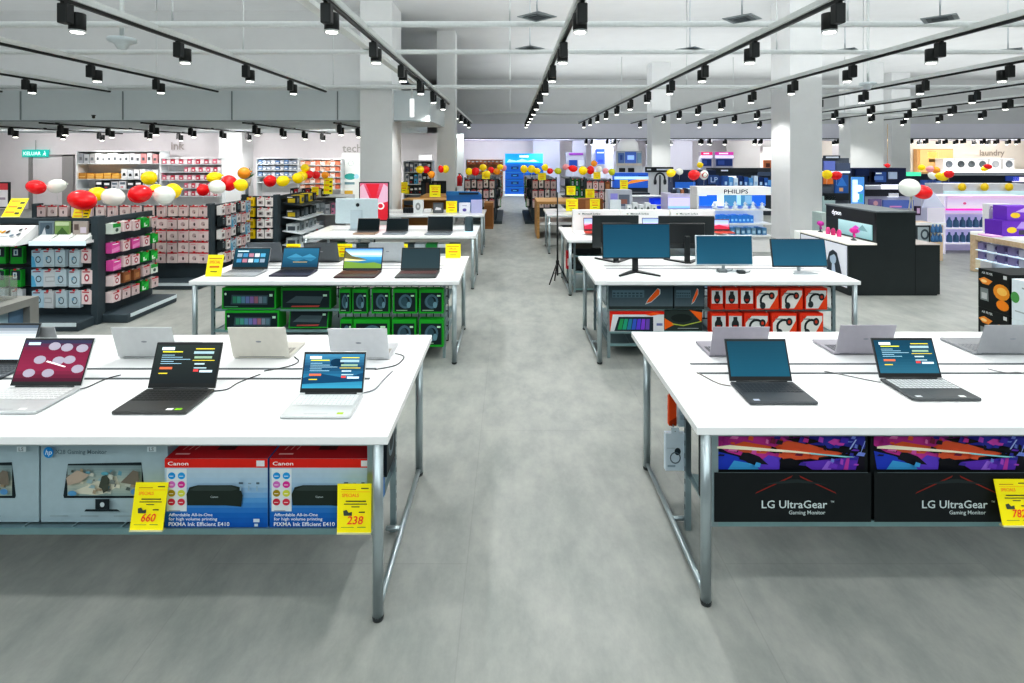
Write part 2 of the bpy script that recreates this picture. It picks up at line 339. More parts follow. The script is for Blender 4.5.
# ================================================================ display tables
def table(x0, x1, y0, y1, label, slots=True, side='both', th=.036):
    cx, cy = (x0+x1)/2, (y0+y1)/2; hx, hy = (x1-x0)/2, (y1-y0)/2
    t = thing('display_table', label, 'table', (cx, cy, 0), 0, 'white display tables')
    m = MB(); m.box(-hx, hx, -hy, hy, .76-th, .76, mat='tabletop', col='FFFFFF', bev=.003); tt = m.build('tabletop', t)
    if slots:
        m = MB()
        for yy in (-.055, .07): m.box(-hx+.2, hx-.22, yy-.011, yy+.011, .7601, .7612, mat='matte', col='50565A')
        m.build('cable_slot', tt)
    for sx in (-1, 1):
        for sy in (-1, 1):
            xx, yy = sx*(hx-.045), (hy-.22 if sy > 0 else -hy+.022)
            m = MB(); m.tube([(xx, yy, .012), (xx, yy, .76-th)], .022, 'steel', 'B4C0C4', 14); l = m.build('leg', t)
            m = MB(); m.lathe([(.022, 0), (.024, .014), (.02, .02)], (xx, yy, 0), 'plastic', '303638', 12); m.build('foot_cap', l)
        m = MB(); xx = sx*(hx-.045); m.tube([(xx, -hy+.05, .035), (xx, hy-.22, .035)], .013, 'steel', 'B4C0C4', 10); m.tube([(xx, -hy+.5, .035), (xx-sx*.08, -hy+.5, .035)], .012, 'steel', 'B4C0C4', 8); m.build('end_rail', t)
    m = MB()
    for sy in (-1, 1): m.box(-hx+.05, hx-.05, sy*(hy-.03)-.012, sy*(hy-.03)+.012, .76-th-.012, .76-th, mat='steel')
    m.build('apron_rail', t)
    return t
table(-3.70, -.497, 2.155, 3.38, 'white display table nearest the camera on the left, with printer boxes below')
table(.787, 4.2, 2.23, 3.44, 'white display table nearest the camera on the right, with gaming monitor boxes below')
table(-2.93, -.465, 4.83, 6.03, 'white display table with four open laptops and green gaming packs below')
table(.775, 3.2, 4.83, 6.03, 'white display table carrying monitors, orange and red boxes below')
table(-2.95, -.49, 7.55, 8.7, 'white display table carrying the big silver all-in-one computer')
table(.775, 3.2, 7.2, 8.5, 'white display table carrying three white tablet display stands')
table(-2.95, -.5, 10.2, 11.3, 'white display table with a blue header stand and small printers')
table(.72, 3.2, 10.3, 11.5, 'white display table behind the tablet display stands')
def rack(x0, x1, y0, y1, zs, label, grid=None):
    t = thing('under_table_rack', label, 'shelf rack', ((x0+x1)/2, (y0+y1)/2, 0)); hx, hy = (x1-x0)/2, (y1-y0)/2
    for z in zs:
        m = MB(); m.box(-hx, hx, -hy, hy, z-.016, z-.006, mat='metal', col='8FA3A8'); m.box(-hx, hx, -hy-.008, -hy, z-.022, z+.004, mat='metal', col='8FB0B4')
        for j in range(12): m.box(-hx+.02+(2*hx-.04)*j/11-.003, -hx+.02+(2*hx-.04)*j/11+.003, -hy, hy, z-.006, z, mat='metal', col='A5B6BA')
        m.build('shelf', t)
    for sx in (-1, 1):
        for sy in (-1, 1):
            m = MB(); m.box(sx*hx-.014, sx*hx+.014, sy*hy-.012, sy*hy+.012, (min(zs)-.02 if sy < 0 and y0 < 3 else 0), .7, mat='metal', col='9CAEB4')
            for j in range(4 if sy < 0 and y0 < 3 else 0, 9): m.box(sx*hx-.0148, sx*hx+.0148, sy*hy-.004, sy*hy+.004, .1+j*.065, .125+j*.065, mat='matte', col='3C4648')
            m.build('post', t)
    if grid:
        m = MB(); a, b = grid[0]-(x0+x1)/2, grid[1]-(x0+x1)/2
        for j in range(17): xx = a+(b-a)*j/16; m.box(xx-.004, xx+.004, -.004, .004, .02, .7, mat='metal', col='1E2628')
        for j in range(10): zz = .02+.68*j/9; m.box(a, b, -.004, .004, zz-.004, zz+.004, mat='metal', col='1E2628')
        m.build('wire_panel', t)
    return t
rack(-2.95, -.592, 2.262, 2.69, [.312], 'steel shelf rack under the near left table holding boxes')
rack(.905, 3.9, 2.35, 2.70, [.285], 'steel shelf rack under the near right table holding monitor boxes')
rack(-2.8, -.62, 5.0, 5.8, [.13, .262, .46], 'steel shelf rack under the second left table holding green packs', (-1.82, -.63))
rack(.93, 3.05, 5.0, 5.8, [.13, .25, .46], 'steel shelf rack under the second right table holding orange boxes', (1.83, 3.0))
# ================================================================ laptops
def keyboard_mb(m, w, d, y0, kc, base):
    m.box(-w*.46, w*.46, y0, y0+d, 0, .0012, mat='plastic', col=kc if kc == base else kc)
    rows, cols = 5, 14
    for r in range(rows):
        for c in range(cols):
            kw = w*.92/cols; kd = d/rows; m.box(-w*.46+kw*c+kw*.1, -w*.46+kw*(c+1)-kw*.1, y0+kd*r+kd*.12, y0+kd*(r+1)-kd*.12, .0012, .0028, mat='plastic', col=base)
def listing(theme=0):
    it = [('g', 0, 0, 1, 1, [(0, '2E6276'), (.5, '17475C'), (1, '123C50')]) if theme == 0 else ('g', 0, 0, 1, 1, [(0, '23282A'), (1, '2C3432')])]
    if theme == 2: it = [('g', 0, 0, 1, 1, [(0, '3A8CA8'), (.3, '2A6F90'), (.6, '1C3F5C'), (1, '3E7C9C')]), ('p', [(.0, .3), (.3, .42), (.7, .3), (1, .45), (1, .2), (0, .12)], '14405E'), ('e', .55, .75, .12, .12, '0E3148')]
    it += [('r', .08, .86, .28, .94, 'DCEFF5'), ('r', .1, .8, .42, .83, 'D8D23C')]
    for j in range(5): it.append(('r', .1, .72-j*.055, .3+.13*((j*7) % 3), .735-j*.055, '9CC4D4'))
    it += [('r', .1, .36, .3, .42, 'D06A4A'), ('r', .1, .24, .24, .27, 'D8C43C')]
    it += [('r', .62, .88, .92, .905, 'E8D83C'), ('r', .6, .76, .92, .83, '9AB4BC'), ('r', .62, .64, .9, .7, '8CA890'), ('r', .6, .58, .95, .6, 'D8C43C'), ('r', .64, .48, .8, .52, 'B4C8D0'), ('r', .64, .38, .84, .41, 'A8C0C8'), ('r', .64, .3, .72, .36, 'D04848'), ('r', .74, .28, .94, .34, 'C8DCE8')]
    return it
SCR = {
 'listing_dark': listing(1), 'listing_teal': listing(0), 'listing_blue': listing(2),
 'teal': [('g', 0, 0, 1, 1, [(0, '1E5266'), (1, '143F50')])],
 'black': [('g', 0, 0, 1, 1, [(0, '0B1416'), (1, '0D181C')])],
 'darkgrey': [('g', 0, 0, 1, 1, [(0, '2B3B40'), (1, '24343A')])],
 'slate': [('g', 0, 0, 1, 1, [(0, '235064'), (1, '1C4458')])],
 'white': [('g', 0, 0, 1, 1, [(0, 'C8D4DA'), (.5, 'EEF2F4'), (1, '203A52')])],
 'red': [('g', 0, 0, 1, 1, [(0, '3A1828'), (.3, '7A2440'), (.75, '6C1C38'), (1, '15334C')])] + [('e', a, b, .09, .1, '96909E') for a, b in ((.2,.2),(.48,.2),(.3,.52),(.58,.5),(.74,.52),(.46,.85),(.65,.82),(.88,.8),(.9,.3))] + [('p', [(.4,.47),(.42,.5),(.72,.36),(.7,.34)], 'F0E8EC'), ('r', .06, .88, .24, .95, 'B8CCDC')],
 'beach': [('g', 0, 0, 1, 1, [(0, '3A5A3C'), (.3, '2E6A8C'), (.55, '3F93C4'), (.7, 'C8DCE8'), (1, '2A7CC8')]), ('p', [(0,.9),(.2,.62),(.5,.5),(.62,.44),(0,.4)], '5C5A3A'), ('p', [(0,.35),(.5,.25),(.8,.3),(1,.2),(1,0),(0,0)], '6A8A3A'), ('p', [(0,.5),(.3,.44),(.6,.4),(.4,.36),(0,.36)], 'D8C890')],
 'lake': [('g', 0, 0, 1, 1, [(0, '143850'), (.4, '1E5068'), (1, '28607C')]), ('p', [(.1,.5),(.35,.72),(.55,.55),(.75,.7),(.95,.5)], '3C7C9A'), ('p', [(.1,.48),(.4,.3),(.6,.42),(.8,.3),(.95,.48)], '2E6884'), ('r', .3, .25, .7, .28, 'C0A060')],
 'tiles': [('g', 0, 0, 1, 1, [(0, '12303E'), (1, '184454')])] + [('r', .08+.17*a, .55-.3*b, .22+.17*a, .75-.3*b, ['7C8C9C', '3C78A0', '9C6C7C', 'B8C0C8', '4C90B0'][(a+b) % 5]) for a in range(5) for b in range(2)] + [('r', .08, .84, .4, .9, 'C8DCE4')],
 'pink': [('g', 0, 0, 1, 1, [(0, 'C84860'), (.4, 'D87890'), (.6, 'A8B8E0'), (1, '8CA0D8')]), ('p', [(0,.3),(.4,.5),(1,.2),(1,0),(0,0)], 'B03048')],
}
def laptop(x, y, w, label, rz=0, body='B9BDC0', keys='8E9498', deck=None, scr='teal', lid=None, tilt=20, d=None, hl=None, group='laptops on the display tables', z=.76, logo=True, sticker=None):
    d = d or w*.70; hl = hl or w*.64; deck = deck or body; lid = lid or body
    t = thing('laptop', label, 'laptop', (x, y, z+.001), R(rz), group)
    m = MB(); m.box(-w/2, w/2, -d, 0, .002, .016, mat='satin', col=body, bev=.003); m.box(-w*.42, w*.42, -d+.02, -.02, 0, .002, mat='matte', col='2A2A2A')
    if sticker:
        for (sx, sc) in sticker: m.box(sx*w, (sx+.09)*w, -d+.012, -d+.028, .016, .0166, mat='card', col=sc)
    m.build('base', t)
    m = MB(); keyboard_mb(m, w, d*.46, -d*.55, deck, keys); k = m.build('keyboard', t); k.location.z = .016
    m = MB(); m.box(-w*.17, w*.17, -d*.93, -d*.63, .016, .0164, mat='satin', col=deck); 
    m.box(-w*.171, w*.171, -d*.931, -d*.93, .016, .0167, mat='satin', col='707478'); m.build('touchpad', t)
    m = MB(); m.tube([(-w*.4, 0, .016), (w*.4, 0, .016)], .006, 'plastic', '303436', 8); m.build('hinge', t)
    a = R(tilt); L = MB(); L.T = Matrix.Translation((0, .003, .016)) @ Matrix.Rotation(-a, 4, 'X')
    L.box(-w/2, w/2, 0, .006, 0, hl, mat='satin', col=lid, bev=.002)
    if logo: L.art((w*.5, .006, 0), (-w, 0, 0), (0, 0, hl), [('e', .5, .52, .05, .03, '8A8E94')], mat='satin')
    L.box(-w/2+.003, w/2-.003, -.0008, 0, .004, hl-.003, mat='plastic', col='16191A')
    lo = L.build('lid', t)
    P = MB(); P.T = L.T.copy(); P.art((-w/2+.009, -.001, .022), (w-.018, 0, 0), (0, 0, hl-.034), SCR[scr], mat='screen', eps=.0004); P.build('screen_panel', lo)
    return t
laptop(-2.265, 2.58, .352, 'silver laptop with a red patterned screen on the near left table', body='C6C9CA', keys='E2E4E4', scr='red', tilt=23, sticker=[(.24, 'F4F4F0'), (-.44, 'F0F0F0')])
laptop(-1.59, 2.56, .328, 'dark grey laptop with product text on its black screen, green sticker on the palm rest', body='4A4B4A', keys='2C2E2E', scr='listing_dark', sticker=[(.2, 'E8ECE8'), (.32, '8CD020')])
laptop(-.846, 2.505, .303, 'silver-white laptop with a blue product screen at the aisle end of its table', body='CDD0D0', keys='E4E6E6', scr='listing_blue', hl=.186, sticker=[(.3, 'A8C820')])
laptop(-2.76, 2.86, .33, 'open laptop with a pale screen at the frame edge beside the red-screen laptop', body='5A6066', keys='3C4044', scr='white')
laptop(-2.70, 3.0, .34, 'grey laptop seen from behind, directly behind the red-screen laptop', rz=180, body='A9ABAD', keys='6C7074', scr='darkgrey', tilt=16, hl=.182)
laptop(-2.03, 2.98, .335, 'light grey laptop seen from behind, its lid between the red-screen and dark laptops', rz=180, body='C2C5C6', keys='8C9094', scr='darkgrey', tilt=18, hl=.192)
laptop(-1.395, 2.98, .318, 'champagne laptop seen from behind, small logo on its lid, beside the dark laptop', rz=180, body='D2CFC6', keys='9C9A94', scr='darkgrey', tilt=18, hl=.192)
laptop(-.835, 2.96, .325, 'cool silver laptop seen from behind at the aisle end of the near left table', rz=180, body='C9CBCE', keys='A09C94', scr='darkgrey', tilt=18, hl=.192)
laptop(1.253, 2.64, .313, 'slim dark laptop with a blank teal screen on the near right table', body='4E5256', keys='34383C', scr='teal', sticker=[(-.42, 'C8D0E0')])
laptop(2.03, 2.68, .318, 'dark laptop with pale keys and product text on its teal screen', body='54585A', keys='D4D8DA', scr='listing_teal', hl=.192, sticker=[(.22, 'E8ECEC'), (-.42, 'D8DCE0')])
laptop(1.285, 3.0, .315, 'mauve-grey laptop seen from behind, aisle end of the near right table', rz=180, body='A6A2AC', keys='5C5C62', scr='darkgrey', tilt=17, hl=.185)
laptop(2.01, 3.03, .315, 'mauve-grey laptop seen from behind, behind the pale-keyed laptop', rz=180, body='A8A5AE', keys='606068', scr='darkgrey', tilt=17, hl=.185)
laptop(2.84, 3.03, .36, 'silver-grey laptop seen from behind, nearest the right edge of the frame', rz=180, body='9A9CA0', keys='8A8C90', scr='darkgrey', tilt=17, hl=.185)
# second left table
laptop(X(247, 5.2), 5.25, .36, 'silver laptop with tiled product screen beside the yellow sign', body='B0B4B8', keys='7C8084', scr='tiles', hl=.215)
laptop(X(297, 5.2), 5.25, .37, 'purple-black laptop with a lake picture on screen', body='3C3A4A', keys='26262E', scr='lake', hl=.22)
laptop(X(362, 5.2), 5.2, .385, 'laptop with a bright coastal picture and reddish keys', body='4A3434', keys='6A3A34', scr='beach', hl=.225)
laptop(X(420, 5.2), 5.2, .385, 'grey gaming laptop with a blank dark screen beside the aisle', body='4C4E4E', keys='6C4A48', scr='darkgrey', hl=.225)
for k, (px, lab, bc) in enumerate(((266, 'dark grey laptop seen from behind the tiled-screen laptop', '5C6268'), (322, 'slate laptop seen from behind, right of the lake-picture laptop', '5A6064'), (388, 'pale silver laptop seen from behind, between two gaming laptops', 'B8BEC2'))):
    laptop(X(px, 5.65), 5.68, .36, lab, rz=180, body=bc, keys='303438', scr='darkgrey', hl=.225)
# third left table
for k, (px, wd, lab, bc) in enumerate(((368, .33, 'small open laptop with copper base right of the all-in-one computer', 'A88C78'), (397, .33, 'small black-screen laptop in the middle of its far table', '808890'), (440, .38, 'larger black-screen laptop beside the phone block near the aisle', '808890'))):
    laptop(X(px, 7.9), 7.9, wd, lab, body=bc, keys='505458', scr='black', hl=wd*.6)
t = thing('all_in_one_computer', 'silver all-in-one computer seen from behind, round black logo on its back', 'computer', (X(357, 8.25), 8.25, .761), 0)
m = MB(); m.box(-.33, .33, -.03, 0, .09, .48, mat='gloss', col='C4D4DA', bev=.012);  m.lathe([(.028, -.034), (.026, -.036), (0, -.036)], (.02, 0, .38), 'gloss', '141C20', 16, axis='y'); m.build('display_case', t)
m = MB(); m.prism([(-.12, 0), (-.12, .012), (-.05, .012), (-.045, .3), (-.03, .3), (-.035, 0)], 'x', -.09, .09, 'gloss', 'B8C8D0'); m.prism([(-.12, 0), (-.12, .01), (.1, .01), (.1, 0)], 'x', -.1, .1, 'gloss', 'C0D0D6'); m.build('stand', t)
t = thing('smart_speaker', 'dark upright speaker at the aisle end of the far left laptop table', 'speaker', (X(469, 8.0), 8.0, .76)); m = MB(); m.lathe([(.06, 0), (.065, .01), (.065, .21), (.055, .225), (0, .228)], (0, 0, 0), 'plastic', '3A4C54', 18); m.build('body', t); m = MB(); m.lathe([(.066, 0), (.067, .004), (.067, .012)], (0, 0, 0), 'glow', 'A0C0D0', 18, ); m.build('base_ring', t)
# ================================================================ monitors on the second right table
def monitor(x, y, w, h, zb, label, back=False, frame='1A2022', scr='slate', stand='wide', rz=0, tilt=3):
    t = thing('computer_monitor', label, 'monitor', (x, y, .7605), R(rz+(180 if back else 0)), 'monitors on the second right table')
    T = Matrix.Translation((0, 0, zb)) @ Matrix.Rotation(-R(tilt), 4, 'X')
    m = MB(); m.T = T; m.box(-w/2, w/2, 0, .022, 0, h, mat='plastic', col=frame, bev=.004); m.box(-w*.32, w*.32, .022, .045, h*.15, h*.8, mat='plastic', col='24282A', bev=.01); s = m.build('screen_case', t)
    m = MB(); m.T = T; m.art((-w/2+.008, -.0012, .014), (w-.016, 0, 0), (0, 0, h-.022), SCR[scr], mat='screen', eps=.0004); m.build('screen_panel', s)
    if stand == 'wide':
        m = MB(); m.box(-.028, .028, .04, .07, .01, zb+h*.4, mat='plastic', col='23282A', bev=.005); m.build('stand_neck', t)
        m = MB(); m.prism([(-.2, -.13), (-.19, -.15), (0, .02), (.19, -.15), (.2, -.13), (.03, .09), (-.03, .09)], 'z', 0, .014, 'plastic', '23282A'); m.build('stand_foot', t)
    else:
        m = MB(); m.box(-.015, .015, .022, .04, .008, zb+h*.3, mat='satin', col='B8C0C4', bev=.003); m.build('stand_neck', t)
        m = MB(); m.prism([(-.11, -.10), (.11, -.10), (.12, -.09), (.02, .06), (-.02, .06), (-.12, -.09)], 'z', 0, .008, 'satin', 'B8C0C4'); m.build('stand_foot', t)
    return t
monitor(X(636.5, 5.15), 5.15, .66, .34, .14, 'wide blue-screened monitor on a dark splayed stand at the table end near the aisle')
monitor(X(724.5, 5.3), 5.3, .57, .30, .045, 'silver-edged blue monitor standing low in the middle of its table', frame='C4CCD0', stand='thin')
monitor(X(800.5, 5.2), 5.2, .54, .275, .05, 'slim blue monitor on a thin silver foot at the far end from the aisle', frame='30383A', stand='thin', tilt=12)
monitor(X(684, 5.75), 5.7, .6, .35, .15, 'black monitor seen from behind, between the wide and silver-edged monitors', back=True, frame='2C3234')
monitor(X(614, 5.8), 5.75, .5, .35, .15, 'black monitor seen from behind, mostly hidden by the wide blue-screened monitor', back=True, frame='2C3436')
for k, (px, py, wd, lab) in enumerate(((722, 5.2, .09, 'small grey power brick on the monitor table'), (741, 5.15, .07, 'small black dongle box on the monitor table'))):
    m = MB(); m.box(-wd/2, wd/2, -.03, .03, 0, .03, mat='plastic', col=['6C7476', '2C3234'][k], bev=.006); m.tube([(wd/2, 0, .01), (wd/2+.06, .03, .008), (wd/2+.1, .1, .008)], .004, 'plastic', '303436', 6); o = m.build('power_brick'); o.location = (X(px, py), py, .7605); tag(o, lab, 'adapter')
# ================================================================ cables on the near tables
def cable(pts, label, col='3A3E42', r=.0028):
    out = []; P = [Vector(p) for p in pts]
    for i in range(len(P)-1):
        p0, p1, p2, p3 = P[max(i-1, 0)], P[i], P[i+1], P[min(i+2, len(P)-1)]
        for s in range(6):
            u = s/6; out.append(.5*((2*p1)+(-p0+p2)*u+(2*p0-5*p1+4*p2-p3)*u*u+(-p0+3*p1-3*p2+p3)*u**3))
    out.append(P[-1]); m = MB(); m.tube(out, r, 'plastic', col, 6); tag(m.build('security_cable'), label, 'cable', 'security cables on the display tables')
ZC = .764
cable([(-2.13, 2.57, ZC), (-2.08, 2.6, ZC), (-2.06, 2.7, ZC), (-2.02, 2.75, ZC)], 'short dark cable beside the hinge of the red-screen laptop')
cable([(-1.45, 2.56, ZC), (-1.38, 2.58, ZC), (-1.36, 2.66, ZC), (-1.30, 2.76, ZC)], 'thin dark cable from the dark grey laptop to the table slot')
cable([(-.71, 2.54, ZC), (-.66, 2.58, ZC), (-.64, 2.7, ZC), (-.62, 2.8, ZC)], 'thin cable from the silver-white laptop curling to the table slot', '7C8084')
cable([(-1.22, 3.0, ZC), (-1.17, 2.93, ZC), (-1.2, 2.86, ZC), (-1.3, 2.8, ZC)], 'dark cable looping from behind the champagne laptop')
cable([(-.66, 3.05, ZC), (-.6, 3.0, ZC), (-.62, 2.88, ZC), (-.72, 2.82, ZC)], 'cable looping beside the cool silver laptop at the table end')
cable([(1.09, 2.62, ZC), (1.04, 2.65, ZC), (1.0, 2.74, ZC), (.98, 2.78, ZC)], 'grey cable from the slim dark laptop near the table edge', '8C8480')
cable([(1.86, 2.66, ZC), (1.8, 2.7, ZC), (1.72, 2.76, ZC), (1.66, 2.8, ZC)], 'thin cable from the pale-keyed laptop back to the slot', '8C8C8C')
cable([(2.55, 2.83, ZC), (2.6, 2.78, ZC), (2.68, 2.78, ZC), (2.74, 2.68, ZC), (2.85, 2.6, ZC)], 'thin cable with a loop at the outer part of the near right table', '9C9C9C')
# ================================================================ boxes under the tables
def box_thing(name, label, cat, x0, x1, y0, dep, z0, z1, art, cols=None, col='C8CCCC', group=None, rz=0, top=None, key=None, mat='card', side=None, rx=0):
    w, h = x1-x0, z1-z0
    def fn(m):
        m.box(-w/2, w/2, 0, dep, 0, h, mat=mat, col=col, cols=cols)
        if art: m.art((-w/2, 0, 0), (w, 0, 0), (0, 0, h), art, mat=mat)
        if top: m.art((-w/2, 0, h), (w, 0, 0), (0, dep, 0), top, mat=mat)
        if side: m.art((w/2, 0, 0), (0, dep, 0), (0, 0, h), side, mat=mat)
    c, s = math.cos(rz), math.sin(rz)
    return single(key or (name, label), fn, name, label, cat, ((x0+x1)/2, y0, z0), rz, group, rx=rx)
MONI0 = [('p', [(.24,.33),(.235,.36),(.265,.78),(.74,.80),(.765,.36),(.76,.33)], '1C2A30'),
        ('g', .262, .36, .742, .76, [(0, '8FA6A4'), (.4, 'BFC4B4'), (.7, '9CB0AE'), (1, '7E9296')]),
        ('p', [(.27,.4),(.4,.5),(.52,.62),(.58,.62),(.6,.5),(.52,.4),(.45,.37)], 'D8D6C4'), ('p', [(.27,.62),(.34,.72),(.42,.66),(.36,.56),(.28,.52)], 'B8A898'), ('p', [(.62,.56),(.7,.72),(.735,.7),(.74,.52)], '7C7468'),
        ('p', [(.48,.5),(.5,.64),(.53,.66),(.55,.6),(.54,.46),(.51,.42),(.5,.48)], '4C5248'), ('e', .31, .42, .035, .03, '5C9CC8'), ('e', .71, .44, .03, .035, '5C94C4'), ('e', .52, .68, .03, .02, '60A8B8'),
        ('p', [(.46,.24),(.46,.34),(.55,.34),(.55,.24)], '1E2A30'), ('p', [(.39,.2),(.4,.225),(.6,.225),(.62,.2)], '1E2A30'), ('e', .505, .29, .018, .03, 'C8D4D8'),
        ('e', .085, .85, .04, .066, '1E90D8'), ('t', 'hp', .085, .825, .06, 'EAF6FF', 'c', 1, .25), ('t', 'X28 Gaming Monitor', .14, .835, .05, '6C8088'),
        ('r', .86, .86, .93, .92, 'DCE8EC'), ('t', 'LS', .875, .868, .045, '7C8C94'), ('r', .1, .1, .24, .112, '96A8AE'), ('r', .34, .1, .48, .112, '96A8AE'), ('r', .6, .1, .74, .112, '96A8AE')]
def mx_(x): return .5+(x-.5)*1.22
def my_(y): return .285+(y-.33)*.9 if y >= .35 or y == .33 else {.34: .30, .24: .18, .2: .155, .225: .18}.get(y, y)
MONI = []
for q_, i_ in enumerate(MONI0):
    if q_ > 11: MONI.append(i_)
    elif i_[0] == 'p': MONI.append(('p', [(mx_(x), my_(y)) for x, y in i_[1]], i_[2]))
    elif i_[0] == 'g': MONI.append(('g', mx_(i_[1]), my_(i_[2]), mx_(i_[3]), my_(i_[4]), i_[5]))
    else: MONI.append(('e', mx_(i_[1]), my_(i_[2]) if i_[2] > .3 else .235, i_[3], i_[4], i_[5]))
rs = random.Random(5)
for q in range(40):
    x = rs.uniform(.24, .76); y = rs.uniform(.35, .63); sx = rs.uniform(.01, .03); sy = rs.uniform(.01, .035)
    MONI.insert(3, ('p', [(x-sx, y-sy*.6), (x+sx*.7, y-sy), (x+sx, y+sy*.5), (x-sx*.4, y+sy)], rs.choice(['D8D6C4', '7C8480', '9CB8BC', 'A89880', '5C6864', 'C8CCC0', '6CA0B0'])))
for k, (x0, x1) in enumerate(((-2.605, -2.045), (-2.035, -1.485))):
    box_thing('monitor_box', ['grey gaming monitor box cut by the frame edge, under the near left table', 'grey-blue gaming monitor box beside the red-topped printer boxes'][k], 'box', x0, x1, 2.30, .16, .312, .678, MONI, col='A9BDC5', group='monitor boxes under the near left table')
def canon(items=()):
    a = [('g', 0, 0, 1, .87, [(0, '0E5CB4'), (.25, '1C72C4'), (.45, '5A9CD4'), (.7, 'A6C6DE'), (1, 'BED2DE')]), ('r', 0, .87, 1, 1, 'E02A20'), ('t', 'Canon', .03, .905, .055, 'FFFFFF', 'l', 1.5), ('r', .89, .89, .97, .975, 'E6E6EA'),
         ('r', .02, .24, .215, .86, 'E4ECF0')]
    cc = ['1C9CE0', '28A4E4', 'D878C8', 'E038A0', 'A89018', 'D8DC50', 'D03048', 'D83850']
    for j in range(8): a.append(('e', .07+.095*(j % 2), .755-.125*(j//2), .036, .05, cc[j]))
    for j in range(8): a.append(('r', .05+.095*(j % 2), .75-.125*(j//2), .09+.095*(j % 2), .76-.125*(j//2), 'F4F4F4'))
    a += [('r', .05, .255, .16, .265, '90989C'), ('p', [(.23,.34),(.22,.5),(.25,.6),(.33,.63),(.66,.63),(.74,.6),(.765,.48),(.75,.32),(.6,.34)], '28342F'), ('p', [(.25,.56),(.33,.62),(.66,.62),(.72,.575),(.66,.55),(.3,.55)], '3C4844'), ('t', 'Canon', .49, .45, .03, 'B8C4C4', 'c'),
          ('t', 'Affordable All-in-One', .05, .185, .045, 'F4FAFF', 'l', 1.15), ('t', 'for high volume printing', .05, .125, .045, 'F4FAFF', 'l', 1.15), ('t', 'PIXMA Ink Efficient E410', .05, .045, .058, 'F4FAFF', 'l', 1.08),
          ('r', .87, .1, .93, .15, 'DCEAF4'), ('r', .88, .04, .915, .08, 'C8DCEC'), ('r', .73, .65, .77, .68, '5C7080'), ('r', .82, .65, .85, .67, '8CA0B0'), ('r', .9, .65, .93, .68, '5C7080')]
    for j in range(3): a += [('r', .74+.08*j, .56, .755+.08*j, .63, '9CB8CC')]
    return a
CT = [('r', .42, .3, .6, .55, '4A060C')] + [('p', [(.08+.06*j, .3),(.11+.06*j, .6),(.12+.06*j, .6),(.09+.06*j, .3)], 'E8A0A0') for j in range(3)] + [('r', .06, .12, .2, .17, 'E8B0B0')]
for k, (x0, x1) in enumerate(((-1.475, -1.035), (-1.027, -.588))):
    box_thing('printer_box', ['red and blue printer box next to the grey monitor box', 'red and blue printer box at the aisle end, partly behind the table leg'][k], 'box', x0, x1, 2.265, .22, .312, .607, canon(), col='C81820', cols={1: 'B01020', 2: 'C8D4DC', 4: '2C78C0', 5: '2C78C0'}, top=CT, group='printer boxes under the near left table')
LGA = [('r', .02, .53, .98, 1, '1C1A28'), ('p', [(.02,.88),(.02,1),(.45,1),(.6,.86),(.45,.7),(.3,.66),(.1,.78)], 'C83C9C'), ('p', [(.04,.53),(.02,.8),(.16,.72),(.3,.53)], '2C48C8'), ('p', [(.1,.53),(.14,.66),(.24,.62),(.34,.53)], '48A8E0'), ('p', [(.28,.6),(.36,.74),(.44,.7),(.43,.53),(.3,.53)], '6A4AD0'), ('p', [(.2,.8),(.3,.72),(.36,.6),(.26,.62),(.17,.68)], '20202C'),
       ('p', [(.4,.86),(.48,.95),(.62,.9),(.74,.82),(.86,.76),(.6,.68),(.46,.66)], 'E0603C'), ('p', [(.1,.86),(.2,.78),(.34,.76),(.4,.86),(.2,.94)], 'E06A3C'), ('p', [(.64,1),(.98,1),(.98,.86),(.86,.76),(.74,.84),(.7,.9)], '3A3CA8'), ('p', [(.74,.93),(.78,.98),(.86,.95),(.84,.88),(.78,.88)], 'D850B8'),
       ('p', [(.56,.64),(.94,.72),(.92,.53),(.64,.53)], '6A3CC0'), ('p', [(.7,.53),(.74,.66),(.78,.66),(.76,.53)], 'A878E8'), ('p', [(.84,.53),(.86,.7),(.88,.7),(.87,.53)], 'C848B0'), ('p', [(.44,.53),(.43,.68),(.5,.7),(.58,.64),(.62,.53)], '14161E'), ('p', [(.46,.98),(.6,1),(.7,.94),(.6,.9)], '1A1820'), ('p', [(.72,.82),(.98,.74),(.98,.8),(.84,.88)], '181C22'),
       ('p', [(.02,.9),(.1,.92),(.5,.84),(.86,.75),(.9,.74),(.5,.81),(.12,.86),(.02,.87)], 'FFF4D8'), ('p', [(.6,.81),(.9,.75),(.84,.74),(.62,.785)], '9CE0E8'), ('r', .21, .94, .28, .955, 'F0D0E0'), ('p', [(.86,.86),(.9,1),(.91,1),(.87,.86)], 'B0C0F0'), ('p', [(.93,.8),(.96,.98),(.965,.98),(.935,.8)], '9CB0E8'),
       ('r', 0, 0, 1, .528, '1C2224'), ('r', .02, .525, .98, .53, '6C787C'), ('p', [(.5,.5),(.27,.32),(.26,.3),(.49,.475)], '8C2C24'), ('p', [(.54,.5),(.77,.32),(.78,.3),(.55,.475)], '8C2C24'), ('p', [(.3,.4),(.5,.46),(.53,.46),(.72,.4),(.53,.42)], '2C3638'),
       ('t', 'LG UltraGear', .51, .15, .085, 'D8E4E4', 'c', 1.06), ('t', 'TM', .74, .21, .02, 'C8D4D4'), ('t', 'Gaming Monitor', .59, .085, .042, 'D8E4E4', 'c', 1.0)]
def rm(y): return y if y <= .531 else .53+(y-.53)*.74
LGA = [(i if i[0] != 'p' else ('p', [(x, rm(y)) for x, y in i[1]], i[2])) for i in LGA]
LGA.insert(1, ('p', [(.02,.8),(.02,1),(.98,1),(.98,.8),(.6,.86)], '8C2C88')); LGA.insert(2, ('p', [(.6,.8),(.66,1),(.98,1),(.98,.75)], '3034A0'))
